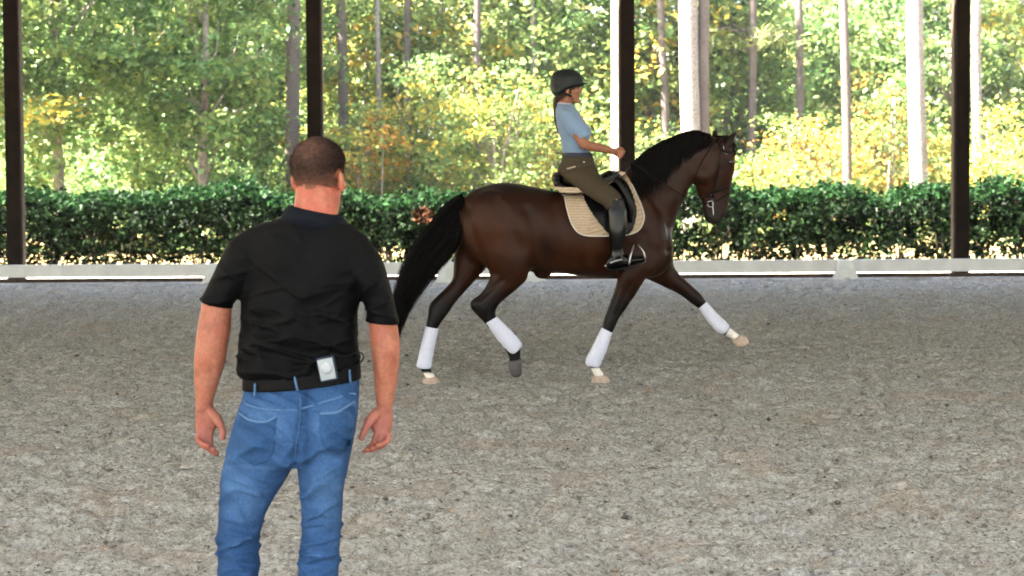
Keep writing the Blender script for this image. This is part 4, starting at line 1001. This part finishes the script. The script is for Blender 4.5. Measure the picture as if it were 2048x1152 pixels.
# ------------------------------------------------------------------ man
MY = 4.9
def my(px, py, dy=0): return at(px, py, MY + dy)
man = thing('person', (my(565, 1400).x, MY, 0), 'man in black polo shirt and blue jeans standing with his back turned', 'person')
MC = my(640, 357, .0); MA = R(90 - 21); MS = 1.0
sk = place(head_pieces(.12, .068, -.01), MC, MA, MS)
sk.append(sil([(592, 372, 680, 378, .07, .0), (590, 395, 681, 405, .072, -.005), (586, 420, 676, 430, .078, -.01), (575, 440, 684, 450, .08, -.005), (515, 480, 720, 495, .09, 0), (495, 540, 720, 540, .10, .01), (500, 640, 700, 640, .10, .015), (510, 740, 695, 730, .09, .015), (515, 790, 690, 780, .09, .01)], MY, 28))
sk.append(sil([(406, 585, 460, 600, .05, .0), (402, 618, 463, 620, .05, 0), (395, 655, 461, 662, .053, -.005), (391, 690, 455, 695, .05, -.005), (388, 725, 450, 727, .048, .0), (389, 765, 437, 768, .04, .01), (391, 800, 427, 800, .031, .015), (391, 820, 425, 816, .028, .018)], MY, 20))
sk.append(sil([(790, 630, 738, 630, .05, .0), (796, 655, 738, 655, .05, 0), (800, 690, 741, 692, .05, -.005), (799, 722, 746, 724, .047, 0), (795, 762, 748, 764, .04, .01), (788, 800, 752, 800, .031, .015), (783, 822, 755, 820, .028, .018)], MY, 20))
# left hand: palm turned to the camera, fingers curled inwards
sk.append(sil([(391, 812, 426, 810, .024, .018), (391, 828, 434, 826, .022, .016), (390, 845, 438, 843, .019, .014), (391, 860, 432, 858, .016, .012), (394, 872, 425, 868, .013, .008)], MY, 18))
sk.append(tube([my(420, 822, .005), my(433, 838, -.012), my(442, 852, -.024), my(446, 866, -.030), my(445, 880, -.032)], [.017, .018, .013, .0115, .009], 10, 3))
for pts in ([(398, 866, 0), (396, 880, -.012), (408, 890, -.034), (420, 893, -.050)], [(406, 868, .002), (402, 887, -.008), (416, 897, -.028), (430, 899, -.044)],
            [(414, 867, .004), (411, 890, -.002), (424, 903, -.018), (437, 905, -.032)], [(422, 863, .006), (421, 888, .004), (429, 903, -.006), (436, 911, -.018)]):
    sk.append(tube([my(*p) for p in pts], [.0100, .0098, .0090, .0072], 9, 3))
# right hand
for ex, ey, s_ in ((415, 690, 1), (780, 700, -1)):      # elbow, forearm muscle, wrist bones
    sk.append(ell(my(ex, ey, -.036), (.020, .018, .026))); sk.append(ell(my(ex + s_ * 16, ey + 32, -.014), (.024, .032, .055)))
sk.append(sil([(784, 815, 754, 814, .024, .018), (786, 832, 742, 828, .022, .016), (785, 850, 738, 846, .019, .014), (783, 862, 742, 858, .016, .012), (780, 872, 750, 868, .013, .008)], MY, 18))
sk.append(tube([my(756, 822, .005), my(742, 838, -.012), my(732, 855, -.024), my(726, 868, -.030), my(721, 881, -.032)], [.017, .018, .013, .0115, .009], 10, 3))
for pts in ([(778, 866, 0), (776, 880, -.012), (764, 889, -.034), (752, 891, -.050)], [(770, 868, .002), (770, 887, -.008), (755, 896, -.028), (741, 896, -.044)],
            [(762, 867, .004), (758, 889, -.002), (744, 900, -.018), (730, 899, -.032)], [(754, 863, .006), (748, 884, .004), (736, 897, -.006), (726, 906, -.018)]):
    sk.append(tube([my(*p) for p in pts], [.0100, .0098, .0090, .0072], 9, 3))
mb = union(sk, .0042, 3, .5, 'body')
V = get_co(mb); px, py = pix(V)
C = np.tile(np.array([.26, .09, .052]), (len(V), 1))
nz = fbm(V * 30, 81)
C = mix(C, (.275, .062, .039), .75 * sstep(360, 385, py) * (1 - sstep(430, 450, py)))              # sunburnt neck
C = mix(C, (.24, .075, .062), .6 * sstep(800, 840, py))
C = mix(C, (.16, .05, .026), .5 * sstep(.42, .62, nz)); C = mix(C, (.29, .12, .075), .45 * sstep(.48, .62, fbm(V * 17, 83))); C = mix(C, (.21, .05, .03), .5 * sstep(.5, .66, fbm(V * 9, 85)))
set_col(mb, C)
obj('body', mb, M['skin'], man)
add_eyes(MC, MA, MS, man)
# cropped hair: the scalp offset outwards above the hairline
def cap(me, pred, off, rough=0.0):
    V, N = get_co(me), get_no(me); loc = (V - np.array(MC)) @ np.array(Matrix.Rotation(MA, 3, 'Z')) / MS
    f = pred(loc); use = f > 0
    fs = [p.vertices[:] for p in me.polygons if all(use[i] for i in p.vertices)]
    ids = sorted({i for q in fs for i in q}); mp = {a: b for b, a in enumerate(ids)}
    W = V[ids] + N[ids] * (off * np.clip(f[ids], 0, 1) - .0006 + rough * (noise(V[ids] * 420, 3) - .5))[:, None]
    m2 = bpy.data.meshes.new('hair'); m2.from_pydata(W.tolist(), [], [tuple(mp[i] for i in q) for q in fs]); m2.update()
    return m2, f[ids], loc[ids]
def scalp(l):
    line = np.where(l[:, 0] < .02, -.040 + .02 * noise(l * 60, 4), .0)
    line = np.where(l[:, 0] > .02, .0 + (l[:, 0] - .02) * 1.0, line)
    ear = (np.hypot((l[:, 0] + .012) / .03, (l[:, 2] + .008) / .042) < 1) & (np.abs(l[:, 1]) > .066)
    return np.where(ear, -1, (l[:, 2] - line) / .05)
hm2, fr, lc = cap(mb, scalp, .006, .0015)
dark = np.array([.016, .0088, .0064]); mid = np.array([.105, .054, .038]); skn = np.array([.17, .07, .042])
ff_ = np.clip(fr, 0, 1); hc = mid * np.ones((len(fr), 1)); hc = mix(hc, dark, sstep(.5, 1.6, fr + .35 * noise(lc * 300, 6))); hc = mix(hc, skn, .85 * (1 - sstep(0, .75, fr + .25 * (noise(lc * 400, 9) - .5))))
crownp = np.exp(-(((lc[:, 0] + .07) / .05) ** 2 + ((lc[:, 1]) / .05) ** 2 + ((lc[:, 2] - .085) / .05) ** 2)); hc = mix(hc, (.15, .08, .06), .7 * crownp)
set_col(hm2, hc)
M['crop'] = mat('cropped_hair', attr='Col', rough=.8, spec=.1, noise_scale=260, noise_amt=.35, bump=.5, bump_scale=500)
hv, hn = get_co(hm2), get_no(hm2); gh = np.random.default_rng(8); pick = gh.integers(0, len(hv), 16000); pick = pick[(fr[pick] > .12)]
b0 = hv[pick] + gh.normal(0, .0015, (len(pick), 3)); dr = hn[pick] + gh.normal(0, .35, (len(pick), 3)) + np.array([0, 0, -.25]); dr /= np.linalg.norm(dr, axis=1)[:, None]
sd_ = np.cross(dr, gh.normal(0, 1, (len(pick), 3))); sd_ /= np.linalg.norm(sd_, axis=1)[:, None]
ln_ = (.004 + .005 * np.clip(fr[pick], 0, 1))[:, None] * gh.uniform(.6, 1.3, (len(pick), 1))
sv = np.stack([b0 - sd_ * .0006, b0 + sd_ * .0006, b0 + dr * ln_], 1).reshape(-1, 3)
sm = mesh_np('stubble', sv, np.arange(len(sv)).reshape(-1, 3)); set_col(sm, np.repeat(hc[pick] * gh.uniform(.5, 1.7, (len(pick), 1)), 3, 0))
ho = obj('hair', hm2, M['crop'], man)
obj('stubble', sm, M['crop'], ho, smooth=False)
# polo shirt
M['polo'] = mat('black_knit_polo', (.0009, .0009, .0011), .66, .07, noise_scale=30, noise_amt=.12, bump=.12, bump_scale=320)
sp_ = [sil([(575, 428, 684, 440, .088, -.008), (556, 438, 704, 452, .10, -.005), (515, 449, 727, 468, .112, 0), (487, 464, 745, 488, .122, .005), (474, 500, 750, 520, .13, .01), (472, 540, 746, 550, .134, .012), (481, 590, 722, 598, .132, .012), (483, 640, 713, 645, .130, .015), (478, 696, 717, 690, .132, .018), (474, 730, 719, 712, .138, .018), (482, 754, 718, 726, .14, .018)], MY, 34)]
sp_.append(sil([(505, 452, 560, 520, .075, .0), (470, 474, 525, 555, .088, .0), (448, 502, 500, 580, .09, .0), (428, 545, 476, 598, .075, 0), (412, 578, 468, 607, .07, 0), (402, 597, 464, 613, .068, 0)], MY, 22))
sp_.append(sil([(712, 466, 665, 530, .075, .0), (746, 490, 700, 565, .088, .0), (765, 520, 716, 590, .09, .0), (779, 565, 730, 612, .075, 0), (790, 610, 733, 630, .07, 0), (797, 646, 733, 639, .068, 0)], MY, 22))
polo = union(sp_, .0055, 5, .5, 'polo')
def folds(V, N):
    px, py = pix(V)
    low = sstep(560, 690, py)
    a = noise(np.stack([px * .008 + py * .006, V[:, 1] * 6, py * .050 - px * .017], 1), 12)
    b = noise(np.stack([px * .010 - py * .004, V[:, 1] * 6, py * .040 + px * .012], 1), 13)
    c = noise(np.stack([px * .03, V[:, 1] * 9, py * .012 + 5], 1), 14)
    d = (1 - np.abs(a * 2 - 1)) ** 3 * .022 * low + (1 - np.abs(b * 2 - 1)) ** 3 * .014 * sstep(480, 620, py) + (c - .5) * .007
    e = noise(np.stack([px * .011, V[:, 1] * 5, (py - 560) * .03 + np.abs(px - 612) * .025], 1), 15); d = d + (1 - np.abs(e * 2 - 1)) ** 4 * .008
    bl = -.008 * np.exp(-(((px - 612) / 26) ** 2)) * np.exp(-(((py - 560) / 90) ** 2)) + .006 * (np.exp(-(((px - 545) / 45) ** 2 + ((py - 520) / 45) ** 2)) + np.exp(-(((px - 680) / 42) ** 2 + ((py - 535) / 45) ** 2)))
    return (d + bl) * np.clip(np.abs(N[:, 1]) * 1.4 - .25, 0, 1)
displace(polo, folds)
po = obj('polo_shirt', polo, M['polo'], man)
M['polo_collar'] = mat('ribbed_collar', (.0035, .0045, .0075), .8, .05, bump=.2, bump_scale=260)
obj('collar', union([sil([(578, 410, 680, 428, .092, -.004), (572, 416, 686, 434, .102, -.006), (565, 427, 694, 447, .114, -.006), (562, 440, 697, 458, .112, -.004), (570, 448, 690, 466, .105, 0)], MY, 32)], .005, 3), M['polo_collar'], po)
obj('sleeve_hem', join([sil([(403, 593, 466, 609, .069, 0), (401, 600, 465, 616, .071, 0)], MY, 26)], 'sleeve_hem'), M['polo'], po)
obj('sleeve_hem', join([sil([(797, 640, 732, 634, .069, 0), (798, 648, 731, 641, .071, 0)], MY, 26)], 'sleeve_hem'), M['polo'], po)
# jeans
def denim():
    m = mat('blue_denim', attr='Col', rough=.85, spec=.1, noise_scale=140, noise_amt=.22, bump=.4, bump_scale=300)
    return m
M['denim'] = denim(); M['stitch'] = mat('denim_seam', (.062, .118, .215), .85, .1)
jp = [sil([(489, 764, 719, 744, .122, .012), (484, 790, 721, 770, .128, .008), (472, 825, 719, 812, .138, -.002), (460, 865, 714, 858, .145, -.008), (452, 900, 706, 895, .138, -.005), (455, 930, 700, 925, .11, 0)], MY, 34),
      sil([(452, 890, 596, 905, .115, -.005), (446, 930, 588, 935, .113, 0), (440, 968, 564, 975, .105, 0), (437, 1005, 544, 1008, .096, .005), (435, 1045, 528, 1043, .088, .006), (434, 1090, 519, 1095, .080, .005), (435, 1152, 518, 1152, .078, -.002), (437, 1230, 515, 1230, .078, -.012), (444, 1310, 508, 1310, .070, -.01), (446, 1380, 507, 1380, .068, -.01)], MY, 26),
      sil([(586, 905, 706, 895, .115, -.005), (592, 935, 699, 930, .11, 0), (597, 975, 691, 968, .10, 0), (600, 1010, 687, 1008, .094, .005), (602, 1050, 684, 1048, .086, .006), (599, 1095, 681, 1095, .08, .005), (594, 1152, 678, 1152, .078, -.002), (592, 1230, 672, 1230, .078, -.012), (597, 1310, 663, 1310, .07, -.01), (598, 1380, 660, 1380, .068, -.01)], MY, 26),
      ell(my(532, 868, -.075), (.088, .075, .10)), ell(my(658, 858, -.075), (.086, .075, .10))]
jeans = union(jp, .006, 5, .5, 'jeans')
def jw(V, N):
    px, py = pix(V)
    kn = sstep(1000, 1080, py)
    a = noise(np.stack([px * .012, V[:, 1] * 5, py * .055 + np.abs(px - 560) * .012], 1), 22)
    b = noise(np.stack([px * .006, V[:, 1] * 6, py * .024 + px * .014], 1), 23)
    c = noise(np.stack([px * .02, V[:, 1] * 6, py * .045 - px * .02], 1), 24)
    d = (1 - np.abs(a * 2 - 1)) ** 3 * .024 * kn + (1 - np.abs(b * 2 - 1)) ** 4 * .022 * sstep(850, 920, py) + (1 - np.abs(c * 2 - 1)) ** 4 * .015
    cleft = -.016 * np.exp(-(((px - (612 - (py - 780) * .16)) / 7) ** 2)) * sstep(790, 830, py) * (1 - sstep(930, 960, py))
    under = .0 - .010 * np.exp(-((py - 905 + .0 * px) / 10) ** 2) * np.exp(-((np.abs(px - 595) - 55) / 35) ** 2)
    return (d + cleft + under) * np.clip(np.abs(N[:, 1]) * 1.4 - .25, .08, 1) - .004
displace(jeans, jw)
V = get_co(jeans); px, py = pix(V)
db = np.array([.024, .062, .146]); lt = np.array([.066, .132, .245]); dk = np.array([.008, .024, .064])
C = np.tile(db, (len(V), 1))
fade = np.exp(-(((px - 490) / 35) ** 2 + ((py - 985) / 70) ** 2)) + np.exp(-(((px - 650) / 32) ** 2 + ((py - 985) / 70) ** 2)) + .8 * np.exp(-(((px - 535) / 40) ** 2 + ((py - 850) / 40) ** 2)) + .8 * np.exp(-(((px - 665) / 40) ** 2 + ((py - 845) / 40) ** 2))
C = mix(C, lt, np.clip(.6 * fade, 0, 1)); C = mix(C, dk, .3 * sstep(.40, .66, fbm(V * np.array([7, 7, 14]), 91))); C = mix(C, lt, .35 * sstep(.48, .7, fbm(V * np.array([14, 14, 60]), 95)))
C = mix(C, dk, .6 * np.exp(-(((px - 612) / 10) ** 2)) * (py < 930)); C = mix(C, dk, .6 * (np.exp(-((px - 437) / 9) ** 2) + np.exp(-((px - 697 + (py - 900) * .07) / 9) ** 2)) * (py > 840))
set_col(jeans, C)
jo = obj('jeans', jeans, M['denim'], man)
jt = bvh(jeans)
def surf_tube(tree, pts, r, name, m, par, Yg=MY, off=.001, k=4, flat=.6):
    Pp = []
    for x, y in catmull(pts, k):
        p0 = at(x, y, Yg); h_ = tree.ray_cast(Vector((p0.x, Yg - .8, p0.z)), Vector((0, 1, 0)))
        Pp.append((p0.x, (h_[0].y if h_[0] else Yg - .1) - off, p0.z))
    return obj(name, join([tube(Pp, r, 8, 1, flat)], name), m, par)
for outl, top in (([(484, 822), (500, 824), (530, 826), (556, 826), (566, 823), (563, 880), (552, 905), (520, 918), (496, 902), (482, 880)], [(484, 820), (510, 826), (545, 828), (566, 820)]),
                  ([(650, 814), (680, 812), (712, 800), (714, 840), (710, 876), (690, 896), (664, 884), (652, 862)], [(650, 813), (682, 811), (713, 798)])):
    v, f, ptsq = drape(jt, outl, MY, .0005, .004, 3)
    me = join([(v, f)], 'back_pocket'); Vp = get_co(me); cp = np.tile(np.array([.021, .056, .13]), (len(Vp), 1)); cp = mix(cp, dk, .35 * sstep(.40, .66, fbm(Vp * 14, 97))); set_col(me, cp)
    pk = obj('back_pocket', me, M['denim'], jo)
    surf_tube(jt, top, .0045, 'pocket_hem', M['stitch'], pk, off=.006)
surf_tube(jt, [(486, 798), (540, 806), (606, 806)], .003, 'yoke_seam', M['stitch'], jo)
surf_tube(jt, [(614, 804), (660, 792), (718, 778)], .003, 'yoke_seam', M['stitch'], jo)
surf_tube(jt, [(610, 780), (612, 810), (608, 850), (602, 900)], .0028, 'centre_seam', M['stitch'], jo, k=6)
# belt with loop
M['belt'] = mat('dark_belt_leather', (.0025, .0023, .0023), .6, .06, noise_scale=25, noise_amt=.2)
bl = obj('belt', join([sil([(488, 752, 719, 722, .137, .012), (486, 754, 721, 724, .141, .012), (485, 776, 722, 754, .144, .010), (487, 778, 720, 756, .14, .010)], MY, 40)], 'belt'), M['belt'], man)
lb = bvh(bl.data)
for (xa, ya, xb, yb) in ((601, 742, 607, 770), (520, 758, 520, 784), (703, 734, 705, 760)):
    surf_tube(lb, [(xa, ya), ((xa + xb) / 2, (ya + yb) / 2), (xb, yb - 2)], .0075, 'belt_loop', M['stitch'], jo, off=.003, flat=.5)
# shoes
M['shoe'] = mat('brown_shoe_leather', (.07, .04, .025), .55, .35, noise_scale=30, noise_amt=.2)
for cx in (477, 629):
    c = my(cx, 1395); x = c.x
    sh2 = obj('shoe', union([ell((x, MY - .01, .075), (.045, .07, .06)), tube([(x, MY - .06, .05), (x, MY + .05, .05), (x, MY + .17, .038)], [.045, .046, .036], 14, 3)], .008, 4), M['shoe'], man)
    obj('sole', bevelled([box((x, MY + .055, .016), (.088, .27, .026))], .008, 2, 'sole'), M['leather'], sh2)

# ---- transmitter pack clipped over the belt
M['pack'] = mat('silver_white_plastic', (.20, .22, .23), .4, .3); M['pack_dark'] = mat('navy_case', (.006, .012, .026), .5, .2)
h_ = jt.ray_cast(Vector((my(654, 740).x, MY - .8, my(654, 740).z)), Vector((0, 1, 0)))
pc = my(654, 738); yy = min((h_[0].y if h_[0] else MY - .12), MY - .125) - .024
S_ = yy / MY
tp = thing('transmitter_pack', (pc.x * S_, yy, CAM_H + (pc.z - CAM_H) * S_), 'small white transmitter with round dial clipped on the man\'s belt', 'transmitter')
ct = Vector(tp.location); Rt = Matrix.Rotation(R(11), 3, 'Y').inverted()
def tl(x, y, z): return ct + Rt @ Vector((x, y, z))
obj('case', bevelled([box(tl(0, .006, 0), (.058, .022, .079), rot=Rt)], .006, 3, 'case'), M['pack_dark'], tp)
fp = obj('face_plate', bevelled([box(tl(0, -.007, 0), (.049, .008, .068), rot=Rt)], .003, 2, 'face_plate'), M['pack'], tp)
dl = tube([tl(0, -.009, .004), tl(0, -.0145, .004), tl(0, -.0165, .004)], [.0185, .018, .013], 28)
obj('dial', join([dl], 'dial'), mat('dial_plastic', (.25, .26, .27), .35, .3), fp)
obj('clip', bevelled([box(tl(0, .022, -.004), (.03, .012, .06), rot=Rt)], .003, 1, 'clip'), M['pack_dark'], tp)
cb = [tl(.02, .008, .045), my(690, 712, -.11), my(716, 704, -.05), my(727, 712, -.03), my(722, 724, -.02), my(712, 728, .03)]
obj('cable', join([tube(cb, .0022, 6, 5)], 'cable'), M['leather'], tp)

# ------------------------------------------------------------------ loose clods on the riding surface
gq = np.random.default_rng(66); nC = 12000
yy_ = 5.2 + 16 * gq.random(nC) ** 1.5; xx_ = gq.uniform(-1, 1, nC) * np.minimum(yy_ * .36 + .3, 8.6)
ix_ = np.clip(np.searchsorted(fx, xx_), 0, len(fx) - 1); iy_ = np.clip(np.searchsorted(fy, yy_), 0, len(fy) - 1)
zz_ = (zf * edge)[iy_, ix_] + .004
rr_ = np.exp(gq.normal(math.log(.007), .45, nC)).clip(.003, .022)
octv = np.array([(1, 0, 0), (0, 1, 0), (-1, 0, 0), (0, -1, 0), (0, 0, .8), (0, 0, -.8)], float); octf = np.array([(0, 1, 4), (1, 2, 4), (2, 3, 4), (3, 0, 4), (1, 0, 5), (2, 1, 5), (3, 2, 5), (0, 3, 5)])
VV = octv[None] * gq.uniform(.55, 1.35, (nC, 6, 1)) * rr_[:, None, None] * np.array([1.2, 1.2, .8])
an = gq.uniform(0, 6.28, nC); ca, sa = np.cos(an)[:, None], np.sin(an)[:, None]
VV = np.stack([VV[:, :, 0] * ca - VV[:, :, 1] * sa, VV[:, :, 0] * sa + VV[:, :, 1] * ca, VV[:, :, 2]], 2) + np.stack([xx_, yy_, zz_ + rr_ * .25], 1)[:, None, :]
FF = (octf[None] + 6 * np.arange(nC)[:, None, None]).reshape(-1, 3)
cm = mesh_np('sand_clods', VV.reshape(-1, 3), FF)
cc = np.array([(.30, .275, .235), (.36, .335, .29), (.22, .19, .16), (.10, .085, .07), (.40, .27, .18), (.45, .42, .38)])[gq.choice(6, nC, p=[.40, .16, .24, .15, .05, .0])] * gq.uniform(.8, 1.2, (nC, 1))
set_col(cm, np.repeat(cc, 6, 0))
tag(obj('sand_clods', cm, mat('sand_clod', attr='Col', rough=.95, spec=0., bump=.3, bump_scale=200), smooth=False), 'loose grey-brown clods scattered over the sand', 'clods', kind='stuff')

# ------------------------------------------------------------------ haze added to pale and soften the woods
hzb = obj('haze', join([box((0, 50, 14.5), (350, 350, 33))], 'haze'), bpy.data.materials.new('added_haze'), smooth=False)
hm_ = hzb.data.materials[0]; hm_.use_nodes = True; hn_ = hm_.node_tree; hn_.nodes.remove(hn_.nodes['Principled BSDF'])
pv = hn_.nodes.new('ShaderNodeVolumePrincipled'); pv.inputs['Color'].default_value = (.95, .97, 1, 1); pv.inputs['Density'].default_value = HAZE; pv.inputs['Anisotropy'].default_value = .2
hn_.links.new(pv.outputs[0], hn_.nodes['Material Output'].inputs['Volume'])
tag(hzb, 'thin haze added to pale and soften the woods', 'haze', kind='stuff')
